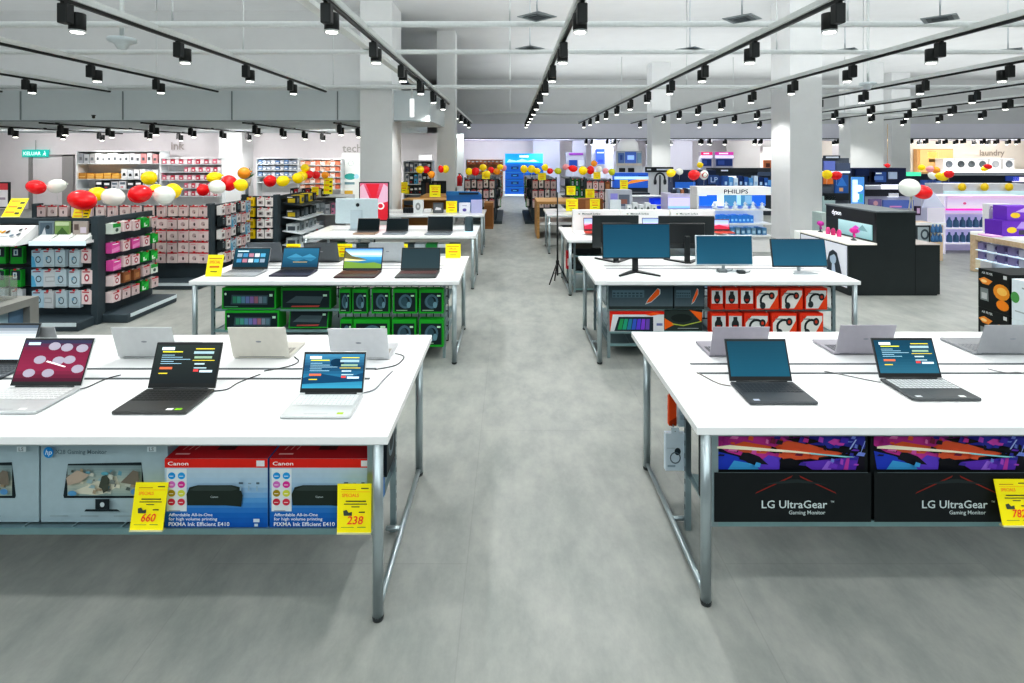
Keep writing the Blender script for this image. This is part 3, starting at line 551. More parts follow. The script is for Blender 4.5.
rs = random.Random(3); k0 = next(i for i, a in enumerate(LGA) if a[0] == 'p' and a[2] == 'FFF4D8')
for q in range(50):
    x = rs.uniform(.04, .94); y = rs.uniform(.56, .9); sx = rs.uniform(.008, .035); sy = rs.uniform(.01, .04); st = .80-.11*x
    if x < .35: pal = ['C83C9C', 'E04CA8', '5848D0', '48A8E0', '20202C', '8C3CB0'] if y < st-.05 else ['D85CB0', 'E880C0', 'E0603C', 'B03090']
    elif x < .68: pal = ['E0603C', 'C84430', '181820', '282030', '802848'] if abs(y-st) < .1 else ['181820', 'C83C9C', '4838A0', '20202C']
    else: pal = ['5038B8', '8048D0', '3A3CA8', 'B050C8', '181C28', '7C90E0']
    LGA.insert(k0, ('p', [(x-sx, y-sy*.6), (x+sx*.7, y-sy), (x+sx, y+sy*.5), (x-sx*.4, y+sy)], rs.choice(pal)))
for k, (x0, x1) in enumerate(((.9, 1.592), (1.605, 2.30))):
    box_thing('monitor_box', ['black gaming monitor box with neon artwork beside the table leg near the aisle', 'black gaming monitor box with neon artwork, behind the yellow price sign'][k], 'box', x0, x1, 2.36, .17, .287, .70, LGA, col='1C2224', group='black monitor boxes under the near right table')
def price_art(num, gl=0):
    return [('r', .12, .88, .55, .895, 'A87818'), ('r', .7, .9, .92, .925, '5C5C28'), ('r', .1, .84, .95, .848, 'E0A020'), ('t', 'SPECIALS', .14, .74, .07, 'E8862C', 'l', .9), ('r', .25, .64, .85, .665, '3C4428'), ('r', .2, .585, .88, .605, '4C5430'), ('r', .42, .53, .66, .55, '4C5430'),
            ('p', [(.2,.36),(.18,.46),(.28,.48),(.34,.42),(.44,.44),(.44,.36)], '3E4A40'), ('r', .64, .42, .82, .445, '3C4428'), ('t', num, .52, .19, .17, 'E2512C', 'c', .95, .2), ('r', .12, .12, .5, .135, '90A038'), ('r', .6, .12, .85, .14, '8CA038')]
def sign(px, py0, py1, d, wpx, num, label, lean=12, rz=0, group='yellow price signs', kind=0, zoff=None):
    w = wpx*d/F; z1, z0 = Z(py0, d), Z(py1, d); h = z1-z0
    a = price_art(num) if kind == 0 else ([('r', .1, .8, .9, .85, 'C89018'), ('t', 'SPECIAL', .5, .6, .13, 'E07020', 'c', .8), ('r', .2, .4, .8, .48, 'D87018'), ('r', .3, .2, .7, .25, '8C8C20')] if kind == 1 else [('r', .1, .82, .6, .88, 'D88820'), ('r', .65, .7, .9, .8, '3C4428'), ('r', .1, .5, .6, .6, 'E8A020'), ('r', .65, .42, .9, .52, '3C4428'), ('r', .1, .2, .6, .3, 'E8A020'), ('r', .65, .14, .9, .24, '3C4428')])
    def fn(m):
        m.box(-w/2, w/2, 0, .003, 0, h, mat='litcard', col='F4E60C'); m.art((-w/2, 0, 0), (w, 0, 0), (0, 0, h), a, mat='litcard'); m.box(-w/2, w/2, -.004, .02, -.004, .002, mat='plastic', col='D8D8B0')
    return single(('sign', label), fn, 'price_sign', label, 'price sign', (X(px, d), d, z0), R(rz), group, rx=-R(lean))
sign(146, 487, 530.5, 2.215, 33, '660', 'yellow price sign reading 660 between the monitor box and the printer boxes')
sign(354, 485, 533, 2.20, 34, '238', 'yellow price sign reading 238 in front of the printer box beside the table leg', lean=2)
sign(1020, 484, 526, 2.28, 34, '782', 'yellow price sign reading 782 in front of the black monitor box', lean=14)
sign(213, 255, 276.5, 4.9, 16, '99', 'yellow price sign leaning at the outer end of the second left table', lean=16, kind=1)
# hanging packs inside the end of the near tables
def hang_side(label, x, y, z, wd, h, col, art, face, nm='accessory_pack', cat='pack'):
    def fn(m):
        m.box(-wd/2, wd/2, 0, .03, -h, 0, mat='card', col=col); m.art((-wd/2, 0, -h), (wd, 0, 0), (0, 0, h), art)
        m.tube([(0, .0, .01), (0, .05, .03)], .004, 'metal', '8C9498', 6); m.box(-.02, .02, .0, .004, 0, .03, mat='card', col=col)
    return single(('hs', label), fn, nm, label, cat, (x, y, z), face, 'packs hung at the ends of the near tables')
EAR = [('r', .08, .6, .5, .62, 'B8C8D0'), ('e', .62, .52, .16, .1, '2C3840'), ('o', .5, .35, .28, .16, .8, '5C6C78'), ('r', .1, .1, .5, .16, '9CB0BC')]
hang_side('white earphone pack hung under the aisle edge of the near right table', .848, 2.72, .475, .1, .19, 'D4E2EC', EAR, 0)
hang_side('orange pack hung just below the top of the near right table', .848, 2.76, .645, .038, .15, 'E8541C', [('p', [(0,0),(1,0),(1,.3),(0,.15)], 'A83810')], 0)
hang_side('pale grey pack beside the orange one under the near right table', .894, 2.74, .62, .045, .12, 'B8CAD4', [('r', .2, .3, .8, .5, '9CB0BC')], 0)
hang_side('black headset pack hung under the aisle edge of the near left table', -.56, 2.50, .70, .18, .26, '222A2E', [('o', .5, .5, .34, .3, .7, '6C7C84')], R(90))
hang_side('pale purple pack hung just behind the front leg of the near left table', -.565, 2.31, .68, .1, .22, 'C8C8E0', [('r', .1, .1, .9, .4, '8C8CC0'), ('r', .1, .85, .9, 1, 'D85048')], R(90))
# green and orange gaming packs
def gpack(x0, x1, z0, z1, d, kind, label, edge='1FA02C', nm=None, cat='box', grp=None, dep=.1, rz=0, rx=0):
    w_small = (x1-x0) < .15
    if kind == 'kb': a = [('r', .03, .06, .97, .88, '16282C'), ('p', [(.16,.22),(.18,.68),(.86,.66),(.84,.2)], '3A5058')] + [('r', .2+.08*j, .28, .27+.08*j, .6, ['3C8C6C','4C9C8C','5C8CA8','6C7CB0','8C6CA8','A06C7C','7C8C9C','5C7C88'][j]) for j in range(8)] + [('r', .88, .6, .94, .72, 'B8E0C8'), ('r', .05, .1, .3, .14, '5C8C74'), ('e', .07, .72, .02, .06, 'C8E8D0')]
    elif kind == 'kb2': a = [('r', .03, .06, .97, .88, '1A2A30'), ('p', [(.1,.3),(.3,.62),(.85,.6),(.78,.26)], '46585E'), ('r', .84, .6, .92, .7, 'B8E0C8'), ('p', [(.2,.1),(.75,.1),(.78,.18),(.22,.16)], 'A84840')]
    elif kind == 'hs': a = [('r', .07, .08, .93, .86, '16262A'), ('e', .42, .48, .2, .24, '34525C'), ('o', .52, .5, .27, .3, .68, '4C6C7A'), ('e', .66, .36, .09, .13, '6C94A0'), ('r', .74, .7, .88, .77, 'C0E8C8'), ('r', .14, .12, .6, .155, '98B8A0')]
    elif kind == 'okb': a = [('r', 0, .0, 1, .12, '2A3434'), ('g', 0, .12, 1, .95, [(0, '5C6C74'), (.5, '42545C'), (1, '3A4A52')]), ('r', .05, .5, .55, .82, '5A7480')] + [('r', .06+.06*j, .54, .1+.06*j, .6, '324850') for j in range(8)] + [('r', .06+.06*j, .66, .1+.06*j, .72, '324850') for j in range(8)] + [('p', [(.56,.2),(.6,.42),(.76,.92),(.8,.86),(.8,.66),(.66,.3)], 'C8D0D4'), ('p', [(.58,.26),(.62,.46),(.76,.9),(.79,.8),(.78,.64),(.66,.34)], 'E8641C')]
    elif kind == 'rkb': a = [('r', 0, .86, 1, 1, 'D8281C'), ('p', [(0,0),(.05,.86),(1,.86),(1,0)], 'D8DCE0'), ('p', [(.08,.02),(.16,.74),(.8,.74),(.8,.0)], '26343C')] + [('p', [(.14+.085*j,.1),(.19+.08*j,.64),(.255+.08*j,.64),(.215+.085*j,.1)], ['2C9C5C','28A07C','3080A0','3C60C0','6048D0','8448D0','6C50B0'][j]) for j in range(7)] + [('p', [(.66,.86),(.8,.98),(.98,.9),(.76,.8)], 'F05A1C'), ('r', .86, .3, .97, .42, '7880B0')]
    elif kind == 'dko': a = [('r', 0, 0, 1, 1, '2E3A38'), ('p', [(0,.6),(.0,.05),(.28,.3)], 'EC6A1C'), ('p', [(.66,.98),(1,.86),(.98,.4)], 'EC6A1C'), ('p', [(.2,.3),(.5,.22),(.98,.42),(.98,.47),(.5,.27),(.2,.35)], 'A8B848'), ('r', .35, .1, .9, .13, 'A0A8A8'), ('e', .45, .6, .28, .2, '1E2826')]
    else:
        v = sum(map(ord, label)) % 3; g = lambda cx, cy, r, q: [(cx+r*math.cos(R(q+a))*.9, cy+r*math.sin(R(q+a))) for a in range(0, 181, 20)]+[(cx+r*.72*math.cos(R(q+a))*.9, cy+r*.72*math.sin(R(q+a))) for a in range(180, -1, -20)]
        q = (35, -20, 50)[v]
        a = [('r', .05, .05, .96, .9, ['D4D8D8', 'C4CACC', 'DCDCD8'][v]), ('p', [(.6,.05),(.96,.05),(.96,.7),(.8,.4)], 'E2481C'), ('p', [(.05,.9),(.05,.6),(.3,.9)], 'D8341C'), ('r', .14, .74, .44, .79, '808888')]
        if w_small: a = a[:1]+[('r', .05, .05, .96, .28, 'C8341C'), ('e', .5, .52, .26, .24, '22282A'), ('e', .5, .5, .14, .12, 'A83024'), ('r', .36, .5, .64, .86, '2A3032')]
        else: a += [('p', g(.5, .42, .36, q), '1E2628'), ('e', .5+.3*math.cos(R(q)), .42+.3*math.sin(R(q)), .13, .17, '2A3234'), ('e', .5+.3*math.cos(R(q)), .42+.3*math.sin(R(q)), .06, .08, 'C04028'), ('e', .5-.3*math.cos(R(q)), .42-.3*math.sin(R(q)), .12, .16, '30383A')]
    return box_thing(nm or 'gaming_box', label, cat, x0, x1, d, dep, z0, z1, a, col=edge, group=grp, rz=rz, rx=rx)
D2 = 4.97
def gx(px): return X(px, D2)
def gz(py): return Z(py, D2)
GG = 'green-edged gaming packs under the second left table'
gpack(gx(222), gx(276), .465, gz(288), D2, 'kb', 'green and black keyboard box, upper one beside the table leg', grp=GG, dep=.16)
gpack(gx(225), gx(279), .27, .45, D2, 'kb', 'green and black keyboard box below the upper keyboard box', grp=GG, dep=.16)
gpack(gx(281), gx(331), .465, gz(288), D2, 'kb2', 'dark keyboard box on the upper rack shelf, left of the wire grid', grp=GG, dep=.16, edge='178A28')
gpack(gx(286), gx(326), .27, .46, D2+.05, 'kb2', 'tilted dark keyboard box on the lower rack shelf', grp=GG, dep=.1, edge='1A9A2C', rx=-.25)
for r, (y0, y1, xs) in enumerate(((288, 312, ((341, 352), (354, 369), (373, 391), (394, 418), (420, 444))), (318, 345, ((342, 354), (355, 391), (393, 417), (420, 444))))):
    for j, (a, b) in enumerate(xs):
        gpack(gx(a), gx(b), gz(y1), gz(y0), D2-.05, 'hs', 'green-framed gaming headset pack, %s in the %s hanging row' % (ORD[j], ['upper', 'lower'][r]), nm='headset_pack', cat='pack', grp=GG, dep=.09)
OG = 'orange and red gaming packs under the second right table'
gpack(gx(609), gx(673), .465, gz(286), D2, 'okb', 'dark keyboard box with an orange stripe nearest the aisle table leg', edge='4A5A5E', grp=OG, dep=.16)
gpack(gx(674.5), gx(704), .465, gz(286), D2, 'okb', 'dark box with an orange stripe on the upper shelf beside the headset packs', edge='4A5A5E', grp=OG, dep=.16)
gpack(gx(610), gx(664), .255, .44, D2, 'rkb', 'red and white keyboard box with a rainbow-lit keyboard picture', edge='E2401C', grp=OG, dep=.16)
gpack(gx(665), gx(703), .255, .455, D2+.02, 'dko', 'dark box with two orange triangles beside the red keyboard box', edge='38423E', grp=OG, dep=.16)
for r, (y0, y1, xs) in enumerate(((287, 308, ((709, 721), (723, 736), (738, 751), (753, 776), (778, 800), (802, 824))), (312, 335, ((709, 724), (726, 740), (742, 766), (769, 794), (797, 820))))):
    for j, (a, b) in enumerate(xs):
        gpack(gx(a), gx(b), gz(y1), gz(y0), D2-.05, 'rhs', 'red-edged white headset pack, %s in the %s hanging row' % (ORD[j], ['upper', 'lower'][r]), nm='headset_pack', cat='pack', edge='E03A1C', grp=OG, dep=.09)
# ================================================================ hanging packs for gondolas
PK = {
 'ring': ('BCCCD4', .132, .185, [('r', .06, .86, .5, .93, 'A83C4C'), ('o', .52, .42, .26, .22, .72, '4A5A66'), ('e', .36, .5, .1, .1, '6C9CB8'), ('r', .1, .06, .9, .12, 'B0BCC0')]),
 'blue': ('ACC8D8', .132, .185, [('p', [(0,0),(.4,0),(.2,.6),(0,.7)], '5AA8CC'), ('o', .55, .45, .22, .2, .7, '3C4C58'), ('r', .1, .86, .7, .92, '8C3848')]),
 'case': ('C4C8CC', .132, .185, [('r', .15, .3, .85, .62, 'A8ACB0'), ('r', .2, .36, .8, .56, 'C8CCD0'), ('r', .1, .88, .5, .94, 'A83C4C')]),
 'pale': ('D6C2C2', .12, .155, [('r', .0, .88, 1, 1, 'C84A50'), ('e', .5, .4, .1, .16, '5C4C50'), ('r', .2, .1, .8, .16, 'C8B0B0'), ('r', .15, .7, .6, .76, 'D08C90')]),
 'dot': ('DACAC8', .12, .155, [('r', .0, .88, 1, 1, 'C04048'), ('e', .48, .45, .2, .2, 'B8A0A0'), ('e', .6, .35, .06, .08, '403438')]),
 'magenta': ('E05AA8', .12, .15, [('p', [(0,0),(1,.2),(1,.6),(0,.4)], 'F090C8'), ('r', .1, .8, .8, .88, 'FFFFFF')]),
 'pinkwhite': ('E6D2D2', .12, .15, [('e', .5, .45, .24, .28, 'B04858'), ('e', .5, .45, .12, .14, 'F0E8E8'), ('r', .1, .84, .8, .92, 'C03848')]),
 'green': ('1FA23C', .12, .15, [('r', .1, .1, .6, .5, 'E0ECE0'), ('p', [(.3,.2),(.9,.4),(.9,.8),(.3,.6)], '38C050')]),
 'greenwhite': ('DDE6DC', .12, .15, [('r', 0, .6, 1, 1, '2FA048'), ('e', .5, .34, .2, .18, '506058')]),
 'brown': ('8C5A3A', .12, .15, [('r', .2, .2, .8, .7, 'B07C50')]),
 'white': ('ECE8E6', .1, .14, [('r', .2, .2, .8, .62, 'B4ACAC'), ('r', .3, .3, .6, .52, '504848'), ('r', .1, .8, .5, .88, 'C05058')]),
 'yellow': ('F0D020', .1, .14, [('r', .15, .3, .85, .7, 'B89818'), ('r', .2, .8, .8, .9, 'FFF0A0')]),
 'dark': ('2C3436', .1, .14, [('r', .2, .2, .8, .7, '5C686C'), ('r', .2, .8, .6, .88, 'C0C8C8')]),
 'gpk': ('1C9430', .14, .2, [('r', .1, .4, .9, .95, '203038'), ('r', .25, .5, .6, .85, 'C0D0D4'), ('r', .35, .56, .5, .78, '3C5C78')]),
}
def pack(kind, x, y, z, face, label, group, sc=(1, 1, 1), nm=None):
    col, w_, h_, a = PK[kind]
    def fn(m):
        m.box(-w_/2, w_/2, -.045, 0, -h_, 0, mat='card', col=col); m.art((-w_/2, -.045, -h_), (w_, 0, 0), (0, 0, h_), a)
        m.box(-.018, .018, -.02, -.018, 0, .014, mat='card', col='D8D8D8'); m.tube([(0, -.05, .008), (0, .03, .008)], .003, 'metal', '9C9C9C', 5); m.box(-.012, .012, -.058, -.052, -.004, .016, mat='plastic', col='C8202C')
    return single(('pack', kind), fn, nm or 'hanging_pack', label, 'pack', (x, y, z), face, group, sc=sc)
NMK = {'ring': 'white headphone pack', 'blue': 'pale blue headphone pack', 'case': 'grey-white case pack', 'pale': 'pale pink pack', 'dot': 'cream-pink pack', 'magenta': 'magenta pack', 'pinkwhite': 'pink and white pack', 'green': 'green pack', 'greenwhite': 'green-topped white pack', 'brown': 'brown pack', 'white': 'small white pack', 'yellow': 'yellow pack', 'dark': 'dark pack', 'gpk': 'green camera pack'}
def rows(pos, zs, kinds, face, where, group, jit=.006, sc=(1, 1, 1), jrot=.08):
    for r, z in enumerate(zs):
        for j, (x, y) in enumerate(pos):
            k = kinds[r][j % len(kinds[r])] if isinstance(kinds[0], (list, tuple)) else kinds[(r*3+j) % len(kinds)]
            if k is None: continue
            pack(k, x+rnd.uniform(-jit, jit), y, z+rnd.uniform(-jit, jit), face+rnd.uniform(-jrot, jrot), '%s, %s in row %s of %s' % (NMK[k], ORD[j], ['one','two','three','four','five'][r], where), group, sc)
def gondola(x0, x1, y0, y1, h, label, front=True, sidep=True, plinth=.32, pf=True, top='DDE2E2'):
    t = thing('gondola_shelving', label, 'shelving', ((x0+x1)/2, (y0+y1)/2, 0)); hx, hy = (x1-x0)/2, (y1-y0)/2
    m = MB(); m.box(-hx, hx, -hy, -hy+.04, .1, h, mat='char', col='2C3438'); m.build('back_panel', t)
    if sidep: m = MB(); m.box(hx-.04, hx, -hy+.04, hy, .1, h, mat='char', col='2C3438'); m.build('back_panel', t)
    m = MB(); m.box(-hx-.03, hx+.0, -hy-(plinth if pf else .02), hy+.0, 0, .1, mat='char', col='30383C', bev=.01)
    if sidep: m.box(hx, hx+plinth, -hy-.02, hy, 0, .1, mat='char', col='30383C', bev=.01)
    m.build('plinth', t)
    m = MB()
    if pf: m.box(-hx, hx-.02, -hy-plinth-.006, -hy-plinth, .055, .095, mat='plastic', col='D4E0E4')
    if sidep: m.box(hx+plinth, hx+plinth+.006, -hy+.02, hy-.01, .055, .095, mat='plastic', col='D4E0E4')
    if pf or sidep: m.build('price_strip', t)
    for sx in (-1, 1):
        m = MB(); m.box(sx*hx-.045, sx*hx+.03, -hy-.09, -hy+.03, .0, h+.03, mat='char', col='3A464C', bev=.004); m.build('post', t)
    m = MB()
    for r in range(4):
        z = h-.08-r*.235
        m.box(-hx+.04, hx-.04, -hy-.016, -hy, z, z+.02, mat='plastic', col='14181A')
        if sidep: m.box(hx, hx+.016, -hy+.04, hy, z, z+.02, mat='plastic', col='14181A')
    m.build('peg_rail', t)
    return t
# gondola A : nearest left, headphones on the front
gondola(X(-8, 6.05), X(101, 6.05), 6.05, 6.92, 1.19, 'charcoal gondola nearest the camera, headphone packs on its front')
G = 'packs on the nearest charcoal gondola'
rows([(X(p, 6.0), 6.0) for p in (41, 52.5, 64.5, 78, 89.5)], [.845, .62, .385], [['blue', 'ring', 'ring', 'ring', 'pinkwhite'], ['blue', 'case', 'ring', 'ring', 'pinkwhite'], ['blue', 'case', 'ring', 'ring', 'pinkwhite']], 0, 'the nearest gondola front', G, .006, (.98, 1, 1.02), .2)
rows([(X(p, 6.0), 6.0) for p in (3, 20)], [.88, .62, .40], [['gpk', 'gpk'], ['gpk', 'gpk'], ['ring', 'case']], 0, 'the outer end of the nearest gondola', G, .004, (.95, 1, .95))
xs = X(101, 6.05)
rows([(xs+.02, 6.15+.165*j) for j in range(5)], [1.12, .90, .70, .52, .34], [['greenwhite', 'pinkwhite', 'pinkwhite', 'green', 'pale'], ['magenta', 'pinkwhite', 'magenta', 'pinkwhite', 'green'], ['magenta', 'pinkwhite', 'pinkwhite', 'green', 'green'], ['pinkwhite', 'brown', 'brown', 'pale', 'greenwhite'], ['pinkwhite', 'pale', 'pale', 'green', 'pale']], R(90), 'the aisle side of the nearest gondola', G, .008, (1.0, 1.9, .8))
# tilted device shelf on gondola A
t = thing('device_shelf', 'white sloping shelf with dark trays on the front of the nearest gondola', 'shelf', (-4.99, 5.93, .93))
m = MB(); m.box(-.32, .31, -.08, .08, 0, .03, mat='whitelac'); m.box(-.32, .31, -.085, -.08, -.02, .03, mat='glow', col='B8C8CC'); m.build('shelf_board', t)
for j, px in enumerate((43, 62, 80)):
    m = MB(); m.prism([(-.075, .03), (-.075, .04), (.075, .1), (.075, .03)], 'x', -.29+.2*j, -.11+.2*j, 'plastic', 'ECEEEC'); m.build('tray', t)
for j, (px, c, a, lab) in enumerate(((47, '7C8C94', [('r', .1, .1, .9, .9, '5C6C78'), ('p', [(.2,.1),(.4,.6),(.5,.1)], 'C8CCD0'), ('e', .6, .6, .14, .14, '2C3840')], 'grey picture board of a person on the nearest gondola'), (63, '8CA06C', [('r', .05, .05, .95, .95, '7C9C5C'), ('p', [(.05,.05),(.5,.6),(.95,.05)], '4C6C3C'), ('r', .05, .7, .95, .95, 'C0D0A8')], 'green landscape picture board on the nearest gondola'), (81, 'A89C98', [('r', .05, .05, .95, .95, 'B0A49C'), ('r', .1, .4, .4, .8, '6C5C58'), ('r', .5, .2, .9, .6, 'D8CCD8')], 'pinkish photo board beside the gondola post'))):
    box_thing('picture_board', lab, 'sign', X(px, 5.98)-.085, X(px, 5.98)+.085, 5.97, .02, 1.0, 1.165, a, col=c, group='picture boards on the nearest gondola')
t = thing('product_display', 'white tilted camera display with a row of samples on the nearest gondola', 'display', (-5.52, 5.85, .93))
m = MB(); m.prism([(-.16, 0), (-.16, .02), (.1, .19), (.13, .19), (.13, 0)], 'x', -.26, .2, 'whitelac', 'F2F4F4'); m.build('sloped_case', t)
m = MB(); m.T = Matrix.Translation((0, -.03, .108)) @ Matrix.Rotation(R(33), 4, 'X')
m.art((-.25, -.1, .0), (.44, 0, 0), (0, .22, 0), [('r', .02, .3, .66, .9, 'D8E0E4')]+[('e', .1+.11*j, .6, .045, .12, c) for j, c in enumerate(('A8644C', '6C3C34', 'E0B040', 'C88C20', '4C3C34'))]+[('e', .8, .75, .04, .1, '3C4448'), ('e', .88, .4, .05, .1, '505C64'), ('e', .75, .3, .05, .1, '6C7C88'), ('e', .92, .8, .03, .07, '805C60')], eps=.004); m.build('sample_panel', t)
sign(10, 196, 217, 6.05, 18, '', 'yellow multi-offer card leaning at the left frame edge', lean=32, kind=2)
sign(80, 207, 219, 6.6, 17, '', 'yellow card below the biggest red balloon', lean=20, kind=2)
m = MB(); m.box(-.0, .44, 0, .03, 0, .42, mat='plastic', col='20282A'); m.art((0.02, 0, .02), (.40, 0, 0), (0, 0, .38), [('r', 0, 0, 1, .72, 'E8E4E8'), ('r', 0, .72, 1, 1, 'D85058'), ('r', .1, .3, .9, .4, 'A898A8')]); o = m.build('poster_board'); o.location = (X(-18, 8.6), 8.6, Z(208, 8.6)); tag(o, 'dark framed red and white poster cut by the left frame edge', 'poster')
m = MB(); m.tube([(.22, .02, -1.0), (.22, .02, .0)], .015, 'plastic', '20282A', 8); m.lathe([(0,-1.04),(.16,-1.04),(.16,-1.02),(0,-1.02)], (.22,.02,0), 'plastic', '20282A', 14); m.build('stand', o)
# glass topped counter at far left
t = thing('display_counter', 'grey framed counter with pale blue side and glass case, left of the near table', 'counter', (-4.4, 4.0, 0))
m = MB(); m.box(-.7, .5, -.45, .3, 0, .7, mat='plastic', col='8CA4B0'); m.build('body', t)
m = MB(); m.box(-.72, .56, -.47, .32, .7, .76, mat='plastic', col='8C8C88'); m.box(.5, .56, .24, .32, 0, .7, mat='plastic', col='8C8C88'); m.box(.5, .56, -.47, -.39, 0, .7, mat='plastic', col='8C8C88'); m.box(.495, .505, .12, .24, .02, .69, mat='plastic', col='5C7890'); m.build('frame', t)
m = MB(); m.box(-.68, .44, -.2, .26, .76, .94, mat='glass', col='DCF0EC'); m.build('glass_case', t)
for j in range(3): box_thing('camera_box', 'small pale camera box in the glass case, %s from its aisle end' % ORD[2-j], 'box', -4.82+.28*j, -4.66+.28*j, 4.0, .08, .762, .87, [('r', .1, .1, .9, .4, 'B0A840'), ('e', .5, .6, .2, .2, '5C5048')], col='C8D4C0', group='small boxes in the glass case')
# gondola B : pale packs facing the camera (behind A)
gondola(X(40, 7.85), X(212, 7.85), 7.85, 8.75, 1.17, 'charcoal gondola with columns of pale pink packs, behind the nearest one')
G = 'pale packs on the second gondola'
xsb = [X(p, 7.8) for p in (44, 55, 66, 78, 90, 102, 114, 126, 138, 150, 163, 174, 185, 196, 205)]
rows([(x, 7.8) for x in xsb], [1.17], [['pale', 'dot']], 0, 'the second gondola front', G, .004, (1.05, 1, 1))
rows([(x, 7.8) for x in xsb[9:]], [.99, .82, .65, .49], ['pale', 'dot', 'pale', 'dot'], 0, 'the lower second gondola front', G, .004, (1.25, 1, 1))
xs = X(212, 7.85)
rows([(xs+.03, 7.98+.15*j) for j in range(6)], [1.16, .98, .80, .62, .44], ['white', 'pale', 'white', 'dark', 'white', 'blue'], R(90), 'the aisle side of the second gondola', 'packs on the aisle side of the second gondola', .008, (1.1, 1.6, 1))
# white boxes standing on top of gondola B
for j, px in enumerate((46, 62, 80, 98, 104)):
    pass
# gondola C
gondola(X(246, 9.0), X(278, 9.0), 9.0, 10.2, 1.22, 'charcoal gondola with a yellow pack column between white columns', sidep=True, pf=False)
rows([(X(p, 8.96), 8.96) for p in (252, 262, 270)], [1.2, 1.02, .84, .66], [['yellow', 'white', 'white']]*4, 0, 'the third gondola front', 'packs on the third gondola front', .004, (1.25, 1, 1.05))
xs = X(278, 9.0)
for r in range(4):
    z = 1.08-.24*r
    m = MB(); m.prism([(0, 0), (.34, -.05), (.34, -.03), (0, .02)], 'y', 9.1, 10.15, 'plastic', 'DDE4E8' if r else '2C3438'); o = m.build('sloping_shelf'); o.location = (xs+.03, 0, z); tag(o, 'sloping shelf, %s from the top, on the third gondola aisle side' % ORD[r], 'shelf', 'sloping shelves of the third gondola')
    for j in range(5):
        c = [['2A3034', 'D8C020', '2C3236', 'E0C828', '24282C'], ['3C464A', '2C3436', '5C686C', '2C3436', '3C464A'], ['C4CCD0', '8C989C', 'D4DADC', 'A0AAB0', 'C8D0D4'], ['ACB6BA', 'D0D8DC', '98A4A8', 'D8DEE0', 'B0BABE']][r][j]
        box_thing('accessory_box', '%s box, %s on the %s sloping shelf of the third gondola' % (['black or yellow', 'dark', 'silver-white', 'pale grey'][r], ORD[j], ORD[r]), 'box', xs+.08, xs+.26, 9.14+.2*j, .13, z-.015, z+.13, [('r', .15, .2, .85, .7, '505860' if r > 1 else 'C0A828'), ('r', .1, .8, .6, .9, 'E0E0E0')], col=c, group='small boxes on the sloping shelves', side=[('r', .15, .2, .85, .7, '60686C')])
# white shelving D behind, toward the silver computer
def shelf_unit(x0, x1, y0, y1, zs, label, col='E8ECEE', back='DFE4E8', posts=True, mat='plastic', group=None):
    t = thing('shelf_unit', label, 'shelving', ((x0+x1)/2, (y0+y1)/2, 0), 0, group); hx, hy = (x1-x0)/2, (y1-y0)/2; H = max(zs)
    m = MB(); m.box(-hx, hx, hy-.02, hy, 0, H+.01, mat=mat, col=back); m.build('back_panel', t)
    for z in zs: m = MB(); m.box(-hx, hx, -hy, hy-.02, z-.02, z, mat=mat, col=col); m.build('shelf', t)
    for sx in (-1, 1): m = MB(); m.box(sx*hx-.012, sx*hx+.012, -hy, hy, 0, H, mat=mat, col=col); m.build('side_panel', t)
    return t
def fill(x0, x1, y0, dep, z, n, hgt, cols, what, where, group, nm='product_box', arts=None, gap=.15, mat='card', lit=False):
    w_ = (x1-x0)/n
    for j in range(n):
        c = cols[j % len(cols)]; h = hgt*(1-.12*((j*5) % 3)/2)
        key = ('fill', round(w_, 3), round(h, 3), c, round(dep, 2), mat)
        a = arts or [('r', .12, .55, .88, .85, 'F4F4F4' if sum(lin(c)) < 1.2 else '6C7884'), ('r', .2, .15, .6, .3, 'C03C40' if j % 2 else '405870')]
        single(key, lambda m: (m.box(-w_/2*(1-gap), w_/2*(1-gap), 0, dep, 0, h, mat=mat, col=c), m.art((-w_/2*(1-gap), 0, 0), (w_*(1-gap), 0, 0), (0, 0, h), a, mat=mat, eps=.003)), nm, '%s, %s along %s' % (what, ORD[j] if j < 20 else 'twenty-'+ORD[j-20], where), 'box', (x0+w_*(j+.5), y0, z), 0, group)
# ================================================================ back-left walls: ink and tech
def wall_text(s, px, py, d, hpx, col, name, label, cat='sign', mat='matte', y=None):
    m = MB(); h = hpx*d/F; v, f, w = text_geo(s); m.art((-w*h/.72/2, 0, 0), (1, 0, 0), (0, 0, h), [('t', s, 0, 0, 1, col)], mat=mat, eps=.01)
    m.v = [tuple(q) for q in m.v]; n0 = len(m.v)
    o = m.build(name); o.location = (X(px, d), y or d, Z(py, d)); tag(o, label, cat); return o
wall_text('ink', 178, 149.5, 18.97, 8, 'C0B8B4', 'wall_lettering', 'grey ink lettering on the pale wall at the back left')
wall_text('tech', 352, 152, 18.97, 8, 'BEBAB8', 'wall_lettering', 'grey tech lettering on the wall beside the left column')
wall_text('laundry', 992, 155.5, 28.27, 6, 'B0A498', 'wall_lettering', 'grey laundry lettering above the washing machines')
t = thing('exit_sign', 'glowing teal exit sign reading KELUAR above the back left door', 'exit sign', (X(35, 18.9), 18.9, Z(157, 18.9)))
m = MB(); m.box(-.46, .46, 0, .06, 0, .26, mat='glow', col='18A89C'); m.build('light_box', t)
m = MB(); m.art((-.46, 0, 0), (.92, 0, 0), (0, 0, .26), [('t', 'KELUAR', .06, .25, .5, 'DFFFF4', 'l', .95), ('e', .88, .75, .02, .08, 'DFFFF4'), ('p', [(.83,.5),(.9,.64),(.94,.5),(.9,.44),(.93,.2),(.9,.2),(.86,.4),(.83,.2),(.8,.22),(.85,.45)], 'DFFFF4')], mat='glow', eps=.006); m.build('lettering', t)
m = MB(); m.tube([(0, .03, .26), (0, .03, .6)], .01, 'matte', '9C9C9C', 6); m.build('rod', t)
